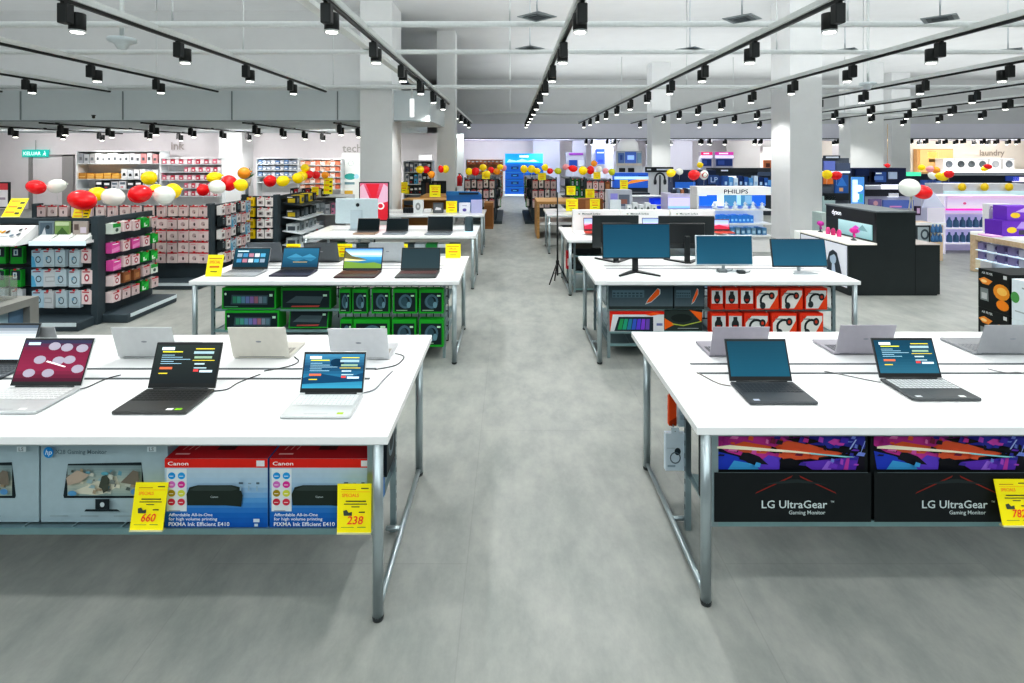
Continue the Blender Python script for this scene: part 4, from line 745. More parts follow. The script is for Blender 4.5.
def band(px0, px1, pyt, pyb, d, dep, n, cols, what, where, group, arts=None, shelf=True, mat='card', nm='product_box'):
    z0, z1 = Z(pyb, d), Z(pyt, d)
    fill(X(px0, d), X(px1, d), d, dep, z0, n, z1-z0, cols, what, where, group, nm, arts, .14, mat)
def shelves(px0, px1, pys, d, dep, label, col='E8ECEE', back='E4E2E4', mat='plastic', group=None, ztop=None):
    zs = [Z(p, d) for p in pys]+([Z(ztop, d)] if ztop else [])
    return shelf_unit(X(px0, d), X(px1, d), d-.02, d+dep, zs, label, col, back, mat=mat, group=group)
t = shelves(77, 160, (163.5, 179, 189), 18.0, .5, 'white wall shelving of printer supplies under the ink lettering', ztop=151)
band(78, 158, 153, 163.3, 18.0, .35, 14, ['8C9094', 'A8ACAE', '9C9C9C', 'F0F0F0', 'ECECEC', 'F4F4F4', 'E8E8EC', 'F0F0F0', 'F2F2F2', 'E4E4E8', 'F0F0F0', 'E89C9C', 'E8E8E8', 'D8A0A0'], 'white or grey box', 'the top ink shelf', 'boxes on the top ink shelf', [('r', .2, .3, .7, .6, '606468')])
band(78, 120, 173, 178.7, 18.0, .35, 5, ['B8843C', 'D8A04C', 'DCA850', 'DCA850', 'D8A44C'], 'golden tan box', 'the middle ink shelf', 'tan boxes on the ink shelf', [('r', .1, .3, .9, .4, 'E8C888')])
band(121, 158, 169, 178.7, 18.0, .35, 6, ['ECECEC', 'D8DCE0', 'F0F0F0'], 'white printer box', 'the middle ink shelf', 'printer boxes on the ink shelf', [('p', [(.2,.3),(.3,.6),(.7,.6),(.8,.3)], '3C4044')])
band(95, 158, 181, 188.8, 18.0, .35, 8, ['2A3034', '343C40', 'D8D8DC', 'E4E4E8'], 'black or white printer box', 'the lowest ink shelf', 'printer boxes on the lowest ink shelf')
t = shelves(161, 222, (164, 172, 180, 188, 196), 18.0, .4, 'white wall panel of red and white ink packs', ztop=158)
for r, (a, b) in enumerate(((159, 163.6), (167, 171.6), (175, 179.6), (183, 187.6), (191, 195.6))):
    band(162 if r in (0, 2) else 184, 221, a, b, 18.0, .1, 14 if r in (0, 2) else 10, ['D8788C', 'F0DCE0', 'C84A5C', 'F0E4E8', 'D05C70', 'ECDCE0'], 'small red or white ink pack', 'ink row %s of the back left wall' % ['one', 'two', 'three', 'four', 'five'][r], 'ink packs on the back left wall', [('r', .2, .2, .8, .5, 'F4F4F4')], nm='ink_pack')
t = shelves(257, 298, (164, 170, 176, 182), 18.2, .35, 'white wall panel of blue and grey packs behind the balloons', ztop=158)
for r in range(3):
    band(258, 297, 160+6*r, 163.8+6*r, 18.2, .1, 9, ['6C8CB4', 'A8B4C4', '8C98A8', 'C0C4CC', '5C7CA8', 'B8BCC4'], 'small blue-grey pack', 'blue-grey row %s of the back wall' % ['one', 'two', 'three'][r], 'blue-grey packs on the back wall', [('r', .2, .2, .8, .5, 'F0F0F0')], nm='hanging_pack')
t = shelves(299, 341, (165, 171, 177, 183, 189), 18.2, .35, 'white wall panel of orange-tagged packs beside the tech sign', ztop=159)
for r in range(5):
    band(300, 340, 160.5+6*r, 164.8+6*r, 18.2, .1, 8, ['E8D0C0', 'D89070', 'EDE0D8', 'D87C60'], 'small cream or orange pack', 'orange-tagged row %s of the back wall' % ['one', 'two', 'three', 'four', 'five'][r], 'orange-tagged packs on the back wall', [('r', .1, .7, .9, .9, 'C87050')], nm='hanging_pack')
box_thing('lit_poster', 'tall pale lit panel with a teal picture below the tech lettering', 'sign', X(342, 18.6), X(360, 18.6), 18.6, .1, Z(200, 18.6), Z(153, 18.6), [('o', .5, .78, .16, .06, .8, 'B0B8B8'), ('e', .45, .5, .32, .07, '3CA8A0'), ('e', .8, .5, .14, .05, 'B8E0F0'), ('r', .15, .33, .7, .38, '6C8C94'), ('r', .1, .1, .6, .2, 'D8B040')], col='EEF2EE', mat='litcard')
# ================================================================ shelving between the gondolas and the column
shelves(288, 346, (196.5, 214, 232), 11.2, .6, 'white shelving with red and silver boxes behind the silver all-in-one computer')
band(290, 325, 188.5, 196.4, 11.2, .3, 9, ['303438', 'C8404C', 'D8D4D4', '2C3034', 'B83C48'], 'red, black or white box', 'the top white shelf near the column', 'boxes on the top white shelf', [('e', .5, .5, .25, .25, 'E8E8E8')])
band(290, 330, 203, 213.9, 11.2, .3, 8, ['A8B0B8', 'B8C0C8', '9CA4AC', 'C0C4CC'], 'silver-grey box', 'the middle white shelf near the column', 'boxes on the middle white shelf', [('r', .1, .4, .9, .6, '7C848C'), ('r', .1, .15, .6, .25, 'E8E8E8')])
band(331, 344, 203, 213.9, 11.2, .3, 3, ['D890B0', 'E8D0D8', '3C3048'], 'pink or purple box', 'the middle white shelf near the column', 'pink boxes on the middle white shelf')
band(290, 320, 221, 231.9, 11.2, .3, 6, ['8C949C', 'A0A8B0'], 'dull grey box', 'the low white shelf near the column', 'boxes on the low white shelf')
def floor_stand_sign(px0, px1, pyt, pyb, d, art, label, col, frame='20262A', name='poster_stand', mat='litcard', group=None):
    w_, z0, z1 = (px1-px0)*d/F, Z(pyb, d), Z(pyt, d); t = thing(name, label, 'sign stand', (X((px0+px1)/2, d), d, 0), 0, group)
    m = MB(); m.box(-w_/2, w_/2, 0, .03, z0, z1, mat='plastic', col=frame); m.build('frame', t)
    m = MB(); m.box(-w_/2+.02, w_/2-.02, -.004, 0, z0+.02, z1-.02, mat=mat, col=col); m.art((-w_/2+.02, -.004, z0+.02), (w_-.04, 0, 0), (0, 0, z1-z0-.04), art, mat=mat, eps=.002); m.build('poster', t)
    m = MB(); m.tube([(0, .045, 0.02), (0, .045, z0+.1)], .015, 'plastic', frame, 8); m.box(-.2, .2, -.1, .18, 0, .02, mat='plastic', col=frame); m.build('stand', t)
    return t
floor_stand_sign(359, 389, 182, 221, 9.6, [('g', 0, 0, 1, 1, [(0, 'D81C34'), (.6, 'E0304C'), (1, 'E87898')]), ('p', [(.2,.98),(.7,.98),(.52,.45)], 'E8243C'), ('p', [(.0,.9),(.12,.98),(.45,.4),(0,.55)], 'F0C0D4'), ('p', [(1,.9),(.85,.98),(.58,.42),(1,.5)], 'F4C4DC'), ('r', 0, 0, 1, .36, 'E4283C'), ('o', .74, .38, .14, .1, .6, 'FFF4F4'), ('r', .1, .1, .6, .16, 'F8D8D8')], 'red and pink burst poster in a black frame behind the small laptops', 'E8304C')
# ================================================================ centre left: wooden shelves, phone shelves, fourth table goods
shelves(403, 447, (199.5, 212), 12.6, .5, 'wooden shelf unit behind the blue header stand', col='C89C64', back='B88850', mat='matte')
t = shelves(404, 432, (172, 184, 194), 15.4, .4, 'grey shelving with phone accessories right of the left column', back='A8ACB4', ztop=161)
for r, (a, b) in enumerate(((162, 171.8), (174, 183.8), (186.5, 193.8))):
    band(405, 431, a, b, 15.4, .2, 6, [['6C7480', '8C94A0', 'D8DCE0', '5C6470', 'A8B0B8', '3C444C'], ['C8CCD0', '3C4044', '60B0D8', 'E8E8E8', '2C3034', '3C4044'], ['E8D020', '2C3034', '3C4044', '303438', '2C3034', '843840']][r], ['grey', 'mixed', 'dark'][r]+' accessory pack', 'shelf %s right of the left column' % ['one', 'two', 'three'][r], 'accessory packs right of the left column', nm='accessory_pack')
box_thing('lightbox_sign', 'small glowing white lightbox above the phone accessory shelves', 'sign', X(419, 15.5), X(431, 15.5), 15.5, .15, Z(160, 15.5), Z(155, 15.5), None, col='FFFFFF', mat='glow')
box_thing('television', 'row of dark framed pictures right of the phone accessory shelves', 'screen', X(421, 14.6), X(446, 14.6), 14.6, .08, Z(197, 14.6), Z(181, 14.6), [('r', .03+.16*j, .1, .15+.16*j, .9, ['3C4448', '6C5048', '2C3438', '7C6C64', '4C3C40', '2C3034'][j]) for j in range(6)], col='20262A')
def tbox(px0, px1, pyt, pyb, d, dep, label, col, art=None, name='product_box', cat='box', mat='card', group=None):
    return box_thing(name, label, cat, X(px0, d), X(px1, d), d, dep, Z(pyb, d), Z(pyt, d), art, col=col, mat=mat, group=group)
zt = lambda d: VY+F*(HC-.762)/d
D4 = 10.6
t = thing('header_stand', 'blue stand with a dark curved header on the fourth left table', 'display', (X(464, D4+.3), D4+.3, .762))
m = MB(); m.box(-.36, .36, 0, .1, 0, .33, mat='plastic', col='1C68B0'); m.build('back_panel', t)
m = MB(); m.prism([(-.37, .33), (-.36, .41), (.3, .40), (.37, .33)], 'y', -.02, .12, 'plastic', '2878B8'); m.box(-.1, .3, -.025, -.02, .345, .385, mat='plastic', col='1C2430'); m.build('header', t)
tbox(459, 470, 203, zt(D4), D4, .1, 'white box with a purple figure in front of the blue header stand', 'EEF0FA', [('e', .5, .3, .18, .16, '6C60B0'), ('r', .3, .7, .7, .76, '9CA0C0')])
tbox(471, 482, 200, zt(D4), D4, .08, 'lavender card box in front of the blue header stand', 'C4C4EC')
sign(451.5, 201, zt(D4)-.2, D4, 11, '', 'yellow card left of the blue header stand', lean=4, kind=1)
tbox(433, 443, 203, zt(D4), D4, .1, 'dark grey box with a white shoe-like printer picture', '4C5054', [('r', .08, .1, .92, .9, '707478'), ('p', [(.2,.3),(.3,.6),(.8,.5),(.8,.3)], 'ECECEC')])
tbox(413, 423, 200, zt(D4), D4, .1, 'white box with a grey speaker picture on the fourth left table', 'E8ECEC', [('e', .5, .5, .25, .3, '9CA0A0'), ('e', .5, .5, .1, .12, 'E0E0E0')])
for j in range(4): tbox(403+2.7*j, 405.4+2.7*j, 208, zt(D4), D4, .15, 'thin black case standing beside the white speaker box, %s of four' % ORD[j], '24292C', group='thin black cases on the fourth left table')
tbox(424, 431, 209, zt(D4), D4, .1, 'low white box in front of the wooden shelves', 'ECECEC')
tbox(404, 413, 201, 205, 12.55, .3, 'dark box on the wooden shelf behind the white speaker box', '3C4044')
sign(435, 185, 197, 12.4, 11, '', 'yellow card standing above the wooden shelf unit', lean=3, kind=1)
sign(404, 182, 193, 14.9, 7, '', 'yellow card beside the edge of the left column', lean=3, kind=1)
sign(328, 178, 194, 11.0, 9, '', 'yellow card above the silver all-in-one computer, larger one', lean=3, kind=2)
sign(315, 187, 195, 11.0, 7, '', 'yellow card on the red box shelf near the column', lean=3, kind=1)
for k, (px, a, b, wd, lab) in enumerate(((344, 244, 260, 16, 'yellow card behind the coastal-picture laptop'), (400, 244, 261, 15, 'yellow card between the last two gaming laptops'), (453, 244, 260.5, 15, 'yellow card at the aisle end of the second left table'), (293, 244, 253, 14, 'yellow card behind the lake-picture laptop'))):
    sign(px, a, VY+F*(HC-.764)/5.9, 5.9, wd, '', lab, lean=4, kind=1)
# goods under the third left table
for j in range(11):
    tbox(334+11.5*j, 344.5+11.5*j, 244, 256, 7.62, .15, 'green or white pack under the third left table, %s from its outer end' % ORD[j], ['2C8C48', 'D8E0E4', '3C4C50', 'C0CCD4'][j % 4], [('r', .2, .2, .8, .7, '50606C')], group='packs under the third left table')
# brown carton and central gondolas
tbox(484, 493, 203, 229, 11.6, .5, 'tall wooden stand with brown front at the aisle end of the fourth left table', '9C6C40', [('r', .1, .1, .9, .9, '8C5C34')], name='wooden_stand', cat='stand')
def mini_gondola(x0, x1, y0, y1, h, label, kinds, where, group, aisle=1, cols=5, rws=3, dz=.27, sc=1.5, sidekinds=None, glab=None):
    t = thing('gondola_shelving', label, 'shelving', ((x0+x1)/2, (y0+y1)/2, 0)); hx, hy = (x1-x0)/2, (y1-y0)/2
    m = MB(); m.box(-hx, hx, -hy, hy, .08, h, mat='char', col='3C464C'); m.build('back_panel', t)
    m = MB(); m.box(-hx-.02, hx+.02, -hy-.2, hy, 0, .08, mat='char'); m.box(aisle*hx, aisle*(hx+.2), -hy-.2, hy, 0, .08, mat='char'); m.build('plinth', t)
    for r in range(rws+1):
        m = MB(); z = h-.02-dz*r; m.box(-hx, hx, -hy-.03, -hy, z, z+.02, mat='plastic', col='181C1E'); m.box(aisle*hx, aisle*(hx+.12), -hy, hy, z, z+.02, mat='plastic', col='181C1E'); m.build('peg_rail', t)
    for sx in (-1, 1): m = MB(); m.box(sx*hx-.02, sx*hx+.02, -hy-.04, -hy, 0, h+.05, mat='char'); m.build('post', t)
    w_ = (x1-x0)/cols
    rows([(x0+w_*(j+.5), y0-.05) for j in range(cols)], [h-.03-dz*r for r in range(rws)], kinds, 0, where, group, .004, (w_/.12*.82, 1, sc))
    if sidekinds: rows([(x1+.08 if aisle > 0 else x0-.08, y0+.2+(y1-y0-.3)*j/4) for j in range(5)], [h-.03-dz*r for r in range(rws)], sidekinds, R(90*aisle), 'the aisle side of '+(glab or where), group, .004, (1.6, 1.5, sc))
mini_gondola(X(465, 15), X(495, 15), 15, 18, 1.25, 'dark wire gondola left of the far end of the aisle', ['dot', 'white', 'pale', 'white'], 'the far gondola left of the aisle', 'packs on the far gondola left of the aisle', 1, sidekinds=['dark', 'white', 'gpk', 'dark', 'pale'], glab='the far left gondola')
mini_gondola(X(532, 15), X(556, 15), 15, 18, 1.25, 'dark wire gondola right of the far end of the aisle', ['pale', 'white', 'pale', 'dot'], 'the far gondola right of the aisle', 'packs on the far gondola right of the aisle', -1, 4, sidekinds=['dark', 'white', 'gpk', 'dark', 'pale'], glab='the far right gondola')
mini_gondola(X(570, 14.2), X(584, 14.2), 14.2, 15.5, 1.3, 'dark gondola with green packs behind the yellow cards', ['gpk', 'gpk', 'dark', 'gpk'], 'the green pack gondola', 'packs on the green pack gondola', -1, 3)
mini_gondola(X(586, 14.2), X(610, 14.2), 14.2, 15.5, 1.25, 'dark gondola with pinkish packs beside the green packs', ['pale', 'pinkwhite', 'pale', 'brown'], 'the pinkish pack gondola', 'packs on the pinkish pack gondola', 1, 4)
# far end of the aisle
t = thing('promotion_stand', 'bright blue stand stacked with blue cartons at the far end of the aisle', 'display', (X(524, 25.8), 25.8, 0))
m = MB(); m.box(-.92, .92, .05, .15, .05, 2.0, mat='glow', col='1478C8'); m.build('back_panel', t)
m = MB(); m.box(-.92, .92, 0, .06, 1.55, 2.02, mat='glow', col='1C9CD8'); m.art((-.92, 0, 1.55), (1.84, 0, 0), (0, 0, .47), [('r', .38, .6, .62, .8, 'E0F8FF'), ('p', [(.05,.1),(.1,.4),(.3,.25),(.45,.45),(.6,.25),(.75,.4),(.9,.15)], '9CD8F0')], mat='glow', eps=.01); m.build('header', t)
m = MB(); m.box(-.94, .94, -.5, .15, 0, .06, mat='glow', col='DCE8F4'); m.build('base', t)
for a in range(4):
    for b in range(2):
        box_thing('blue_carton', 'blue carton with a small dark screen picture, %s from the top, %s column' % (ORD[3-a], ['aisle-left', 'aisle-right'][b]), 'box', X(524, 25.8)-.9+.91*b, X(524, 25.8)+.0+.91*b, 25.45, .3, .07+.36*a, .41+.36*a, [('r', .02, .05, .98, .95, '1C6CD0'), ('r', .3, .35, .7, .7, '123C7C'), ('r', .4, .45, .6, .55, '60C0E8'), ('r', .02, .9, .98, .95, '40A8E8')], col='1458B4', mat='litcard', group='blue cartons on the promotion stand')
shelves(466, 503, (175, 190), 24.9, .4, 'shelving with an orange header band at the far end left of the blue stand', back='C08850', ztop=159.5)
band(467, 503, 160, 164.5, 24.85, .3, 9, ['D87C50', 'E09468', 'C86C48'], 'orange-brown box', 'the top of the far orange shelving', 'boxes on the far orange shelving')
band(467, 503, 168, 174.8, 24.85, .3, 7, ['C88C5C', 'D8B08C', 'B87848'], 'tan box', 'the middle of the far orange shelving', 'boxes on the far orange shelving')
t = thing('fire_extinguisher', 'red fire extinguisher on the grey wall left of the aisle', 'fire extinguisher', (X(460.5, 19.3)+.0, 18.9, Z(186, 19)))
m = MB(); m.lathe([(.0, 0), (.1, .01), (.1, .3), (.06, .37), (.03, .39), (.03, .42)], (0, 0, 0), 'gloss', 'C8282C', 14); m.build('cylinder_body', t); m = MB(); m.box(-.05, .05, -.02, .02, .42, .46, mat='plastic', col='202020'); m.tube([(.04, 0, .43), (.11, 0, .36), (.12, 0, .12)], .012, 'plastic', '202020', 6); m.build('valve_and_hose', t)
sbox('wall_panel', X(455, 19), X(463, 19), 19.25, 19.35, 0, 2.7, col='FFFFFF', mat='soffit')
# ================================================================ centre right
t = thing('tripod_stand', 'thin black tripod stand on the floor beside the aisle', 'tripod', (X(557.5, 7.9), 7.9, 0), R(20))
m = MB(); m.tube([(0, 0, .12), (0, 0, .75), (0, 0, 1.36)], [.014, .014, .009], 'plastic', '1E2224', 8); m.build('pole', t)
m = MB(); m.lathe([(.014, .28), (.026, .29), (.026, .34), (.014, .35)], (0, 0, 0), 'plastic', '1E2224', 10); m.build('collar', t)
for k in range(3):
    a = R(200+120*k); m = MB(); m.tube([(0, 0, .33), (.17*math.cos(a), .17*math.sin(a), .005)], .01, 'plastic', '1E2224', 6); m.tube([(0, 0, .14), (.08*math.cos(a), .08*math.sin(a), .17)], .006, 'plastic', '1E2224', 6); m.build('leg', t)
def wood_table(px0, px1, d0, d1, h, label, col='woodpale'):
    x0, x1 = X(px0, d0), X(px1, d0); t = thing('wooden_table', label, 'table', ((x0+x1)/2, (d0+d1)/2, 0), 0, 'wooden display tables'); hx, hy = (x1-x0)/2, (d1-d0)/2
    m = MB(); m.box(-hx, hx, -hy, hy, h-.06, h, mat='wood'); m.build('tabletop', t)
    for sx in (-1, 1): m = MB(); m.box(sx*hx, sx*(hx-.06), -hy, hy, 0, h-.06, mat='wood'); m.build('end_panel', t)
    m = MB(); m.box(-hx+.06, hx-.06, -hy+.1, hy, .3, .36, mat='whitelac'); m.build('shelf', t)
wood_table(537, 580, 12.2, 13.4, .85, 'wooden table right of the aisle with yellow cards on it')
wood_table(420, 447, 13.2, 14.2, .9, 'wooden table behind the left header stand')
tbox(578, 603, 199, 212, 11.4-.3, .35, 'brown wooden display box between two yellow cards', '8C5A3C', [('r', .3, .1, .6, .9, 'A8744C')], name='wooden_box')
for k, (px, a, b, wd, d, lab) in enumerate(((571, 186, 195, 9, 12.3, 'yellow card at the wooden table, higher one'), (572, 199, 211, 12, 11, 'yellow card on the fourth right table nearest the aisle'), (590, 189, 198, 9, 11.6, 'yellow card above the brown display box'), (595, 199, 210, 10, 11.0, 'yellow card in front of the brown display box'), (624, 180, 190, 8, 12, 'yellow card before the blue-lit stand'), (500-14, 172, 179, 8, 14.8, 'yellow card on top of the far left gondola'), (542, 173, 180, 8, 14.8, 'yellow card on top of the far right gondola'), (597, 172, 179, 7, 14, 'yellow card above the pinkish packs'), (437+52, 206, 0, 0, 0, ''))):
    if wd: sign(px, a, b, d, wd, '', lab, lean=2, kind=1)
# tablet display stands on the third right table
def win_logo(x, y): return [('r', x, y, x+.014, y+.028, 'E0582C'), ('r', x+.017, y, x+.031, y+.028, '68A83C'), ('r', x, y+.033, x+.014, y+.061, '58A058'), ('r', x+.017, y+.033, x+.031, y+.061, '3C6C9C')]
for k, (a, b, lab) in enumerate(((573, 619, 'white panel with tablet advert nearest the aisle on the third right table'), (621, 669, 'white panel with tablet advert, middle of three, behind the wide monitor'), (671, 715, 'white panel with tablet advert farthest from the aisle'))):
    d = 7.95; x0, x1 = X(a, d), X(b, d)
    t = thing('advert_panel', lab, 'display panel', ((x0+x1)/2, d, .762), 0, 'tablet display panels'); W = x1-x0
    m = MB(); m.box(-W/2, W/2, 0, .12, 0, .325, mat='whitelac', col='D8D8D8'); m.art((-W/2, 0, 0), (W, 0, 0), (0, 0, .325), win_logo(.12, .8)+[('t', 'Microsoft Surface', .2, .8, .085, '6C7878')], eps=.003); m.build('body', t)
    m = MB(); m.box(-W/2-.01, W/2+.01, -.25, 0, 0, .02, mat='whitelac'); m.build('tray', t)
laptop(X(593, 7.75), 7.78, .26, 'small tablet laptop with pink picture and red keyboard near the aisle', scr='pink', body='C8503C', keys='B84030', hl=.19, tilt=12, z=.785, group='tablet laptops on the third right table')
laptop(X(652, 7.75), 7.78, .26, 'small tablet laptop with pale blue screen behind the wide monitor', scr='pink', body='A8B0B4', keys='80888C', hl=.19, tilt=12, z=.785, group='tablet laptops on the third right table')
laptop(X(722, 7.75), 7.78, .26, 'small tablet laptop with a red keyboard behind the silver-edged monitor', scr='pink', body='C8503C', keys='B84030', hl=.17, tilt=12, z=.785, group='tablet laptops on the third right table')
# under third right table: black drawers
for k, z in enumerate((.30, .52)):
    o = box_thing('black_case', 'long black case under the third right table, %s one' % ['lower', 'upper'][k], 'box', X(571, 7.6), X(600, 7.6), 7.5, .5, z, z+.07, None, col='262C2E')
box_thing('red_pack', 'red pack hung at the aisle end of the third right table', 'pack', .80, .86, 7.5, .1, .3, .55, [('r', .2, .2, .8, .6, 'F0D8D8')], col='C83038')
rack(.9, 3.05, 7.4, 8.3, [.05, .29, .51], 'steel rack under the third right table with black cases')
# glossy display stands behind
tbox(608, 632, 190, 213, 9.6+.9, .3, 'grey display stand with purple screen behind the first tablet panel', 'B8BCC8', [('r', .1, .2, .4, .85, '9C98E0'), ('r', .45, .3, .9, .8, '6C7484'), ('r', .5, .4, .8, .6, 'A06C60')], name='display_stand', cat='display')
tbox(611, 621, 200, zt(10.35), 10.35, .1, 'white card box in front of the grey display stand', 'EAF2F8')
for j in range(5): tbox(627+6.2*j, 632+6.2*j, 205-(j % 2)*2, zt(10.35), 10.35, .15, 'small white gadget box, %s beyond the grey display stand' % ORD[j], 'E8ECEE', [('e', .5, .4, .3, .3, '5C6468')], group='white gadget boxes on the fourth right table')
t = thing('product_stand', 'blue-lit phone stand with a white header behind the yellow card', 'display', (X(632, 15), 15, 0))
m = MB(); m.box(-.55, .45, 0, .5, 0, 1.0, mat='plastic', col='2C3840'); m.build('cabinet', t)
m = MB(); m.box(-.5, .45, -.02, .3, 1.0, 1.42, mat='glow', col='2456B0'); m.art((-.5, -.02, 1.0), (.95, 0, 0), (0, 0, .42), [('p', [(.2,.1),(.5,.5),(1,.7),(1,.5),(.5,.3)], 'E08838'), ('r', .7, .7, .95, .85, '1C3C8C')], mat='glow', eps=.006); m.build('picture_box', t)
m = MB(); m.box(-.5, .45, -.04, .0, 1.24, 1.32, mat='glow', col='BCE4FF'); m.build('header', t)
def gallery(name, label, px0, px1, pyt, pyb, d, dep, cab, items, cat='display', parts=(), mat='litcard', floor=True, group=None):
    """items: list of (partname, px0, px1, pyt, pyb, matname, col, art)"""
    x0, x1 = X(px0, d), X(px1, d); cx = (x0+x1)/2; t = thing(name, label, cat, (cx, d, 0), 0, group)
    m = MB(); m.box(x0-cx, x1-cx, 0, dep, 0 if floor else Z(pyb, d), Z(pyt, d), mat='plastic', col=cab); m.build('cabinet', t)
    for it in items:
        nm, a, b, c, e, mt, col = it[:7]; m = MB(); w_ = X(b, d)-X(a, d); h = Z(c, d)-Z(e, d)
        m.box(X(a, d)-cx, X(b, d)-cx, -.05, 0, Z(e, d), Z(c, d), mat=mt, col=col)
        if len(it) > 7: m.art((X(a, d)-cx, -.05, Z(e, d)), (w_, 0, 0), (0, 0, h), it[7], mat=mt, eps=.004)
        m.build(nm, t)
    return t
ph = [('r', .1, .1, .9, .9, '5C78B0'), ('r', .3, .3, .7, .8, '284890')]
gallery('product_stand', 'white arched phone stand with blue screens against the far wall', 616, 642, 151, 192, 24.2, .4, 'C8CCD4', [('screen', 618, 624, 153, 163, 'litcard', '5878A8', ph), ('screen', 625, 636, 152, 163, 'glow', '3C5898', [('r', .2, .3, .8, .7, '90B0E0')]), ('screen', 637, 641, 153, 163, 'litcard', '7C9CB8'), ('counter', 616, 642, 163.5, 165.5, 'plastic', 'D8D0C8'), ('drawer', 619, 625, 168, 172, 'plastic', '1C2024'), ('drawer', 628, 634, 168, 172, 'plastic', '1C2024')])
m = MB(); m.lathe([(.0, .62), (.3, .55), (.46, .35), (.5, .0), (0, -.0)], (0, 0, 0), 'litcard', 'FFFFFF', 20); o = m.build('domed_canopy'); o.location = (X(628, 24.4), 24.45, Z(151.5, 24.2)+.02); tag(o, 'white domed canopy on top of the arched phone stand', 'canopy')
gallery('wall_banner', 'slim glowing blue banner on the far wall right of the aisle', 596, 604.5, 149, 164, 26.3, .08, '3C58B8', [('lit_face', 596, 604.5, 149, 164, 'glow', '2C50C0', [('r', .1, .72, .9, .8, 'C0D8FF'), ('r', .2, .1, .8, .3, '1830A0')])], cat='sign', floor=False)
gallery('shop_counter', 'far stand with a purple bar above blue boxes', 566, 584, 152, 190, 26.8, .3, 'B0B4C4', [('purple_bar', 569, 583, 153, 155, 'glow', '74288C'), ('boxes', 569, 577, 160, 166, 'litcard', '20489C'), ('side_screen', 578, 584, 160, 166, 'litcard', 'C0C8D8')])
gallery('headphone_display', 'black and white headphone display standing in front of a far column', 645, 673, 167, 197, 17.8, .3, 'DCE0E4', [('header', 645, 673, 167, 172, 'plastic', '20262C', [('r', .05, .35, .2, .65, 'F0F8FF'), ('r', .4, .35, .9, .65, 'F0F8FF')]), ('base', 645, 673, 195, 204, 'plastic', '2A3034')])
t = thing('headphone_stand', 'dark headphones on a post in front of the white headphone display', 'headphones', (X(660, 17.4), 17.4, Z(198, 17.4)))
m = MB(); m.tube([(0, 0, 0), (0, 0, .75)], .03, 'plastic', '303840', 8); m.lathe([(0, 0), (.16, 0), (.16, .02), (0, .03)], (0, 0, 0), 'plastic', '303840', 14); m.build('post', t)
m = MB(); m.tube([(.16*math.cos(R(a)), 0, .62+.2*math.sin(R(a))) for a in range(-20, 201, 20)], .03, 'plastic', '28303C', 8); m.build('headband', t)
for s in (-1, 1): m = MB(); m.lathe([(0, -.04), (.09, -.03), (.09, .03), (0, .04)], (s*.16, 0, .53), 'plastic', '202830', 12, axis='x'); m.build('ear_cup', t)
m = MB(); m.box(-.9, 1.0, 0, .6, 0, Z(198, 17.3), mat='plastic', col='D8DCE0'); m.box(-.95, 1.05, -.05, .62, Z(198, 17.3), Z(198, 17.3)+.03, mat='whitelac'); o = m.build('white_plinth'); o.location = (X(660, 17.2), 17.1, 0); tag(o, 'white plinth carrying the dark headphones', 'plinth')
tbox(650, 665, 198.5, 209, 13.2, .5, 'bright blue lit cube beside the white gadget boxes', '1838C0', [('r', .3, .2, .7, .8, '2048E0')], name='light_cube', cat='display', mat='glow')
tbox(632, 650, 193, 205, 13.6, .5, 'dark low cabinet left of the blue lit cube', '2A3438', name='dark_cabinet', cat='cabinet')
shelves(632, 668, (205, 218), 13.0, .3, 'pale counter shelf behind the tablet panels', ztop=196)
# blue appliance area behind the Philips stand
gallery('appliance_stand', 'dark blue appliance stand with glowing boxes left of the white branded stand', 673, 716, 170, 196, 15.5, .5, '1C2C50', [('panel', 675, 695, 182, 188, 'glow', '2058A8'), ('panel', 697, 706, 175, 186, 'litcard', '28406C'), ('panel', 708, 718, 175, 184, 'litcard', '305088', [('t', 'LP', .2, .2, .6, 'B8D0F0')]), ('strip', 673, 716, 188, 190, 'glow', 'D8E8FF')])
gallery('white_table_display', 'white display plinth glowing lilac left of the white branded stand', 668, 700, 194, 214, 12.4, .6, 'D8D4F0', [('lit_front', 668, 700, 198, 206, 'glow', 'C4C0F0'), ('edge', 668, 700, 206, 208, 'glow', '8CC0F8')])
for j in range(6): tbox(673+4*j, 676+4*j, 189.5-(j % 2), 194, 12.6, .2, 'small dark gadget on the lilac plinth, %s from the aisle' % ORD[j], ['3C4450', '6C7C8C', '9C6C50'][j % 3], name='gadget', cat='gadget', group='gadgets on the lilac plinth')
gallery('wall_display', 'black headed appliance wall behind the white branded stand', 716, 771, 168, 200, 17, .4, '343C44', [('header', 706, 757, 168, 173, 'plastic', '22282E', [('r', .28, .35, .42, .65, 'F0F4FF')]), ('white_panel', 721, 737, 176, 190, 'glow', 'F0F4FF'), ('side_header', 757, 771, 172, 176, 'plastic', '4C5C74'), ('blue_shelf', 757, 771, 180, 192, 'litcard', '5C9CD8', [('r', .1, .2, .5, .7, 'A8D0F8'), ('r', .55, .1, .9, .6, '2C68B0')]), ('blue_panel', 716, 722, 176, 190, 'litcard', '284078')])
for k, (a, b, c, lab) in enumerate(((701, 712, 'E02C70', 'far wall unit with a crimson glowing sign'), (715, 733, 'C040A0', 'far wall unit with a magenta to violet glowing sign'))):
    gallery('sign_unit', lab, a, b, 152, 190, 25.2, .3, 'C8C8D8', [('glowing_sign', a, b, 152, 155, 'glow', c, [('r', .2, .3, .7, .7, 'FFE8F8')]), ('white_strip', a, b, 155.5, 158, 'glow', 'E8E0FF'), ('television', a+1, b-1, 159, 166, 'litcard', '203C80', [('r', .1, .2, .5, .8, '3C5CB0')])], floor=True)
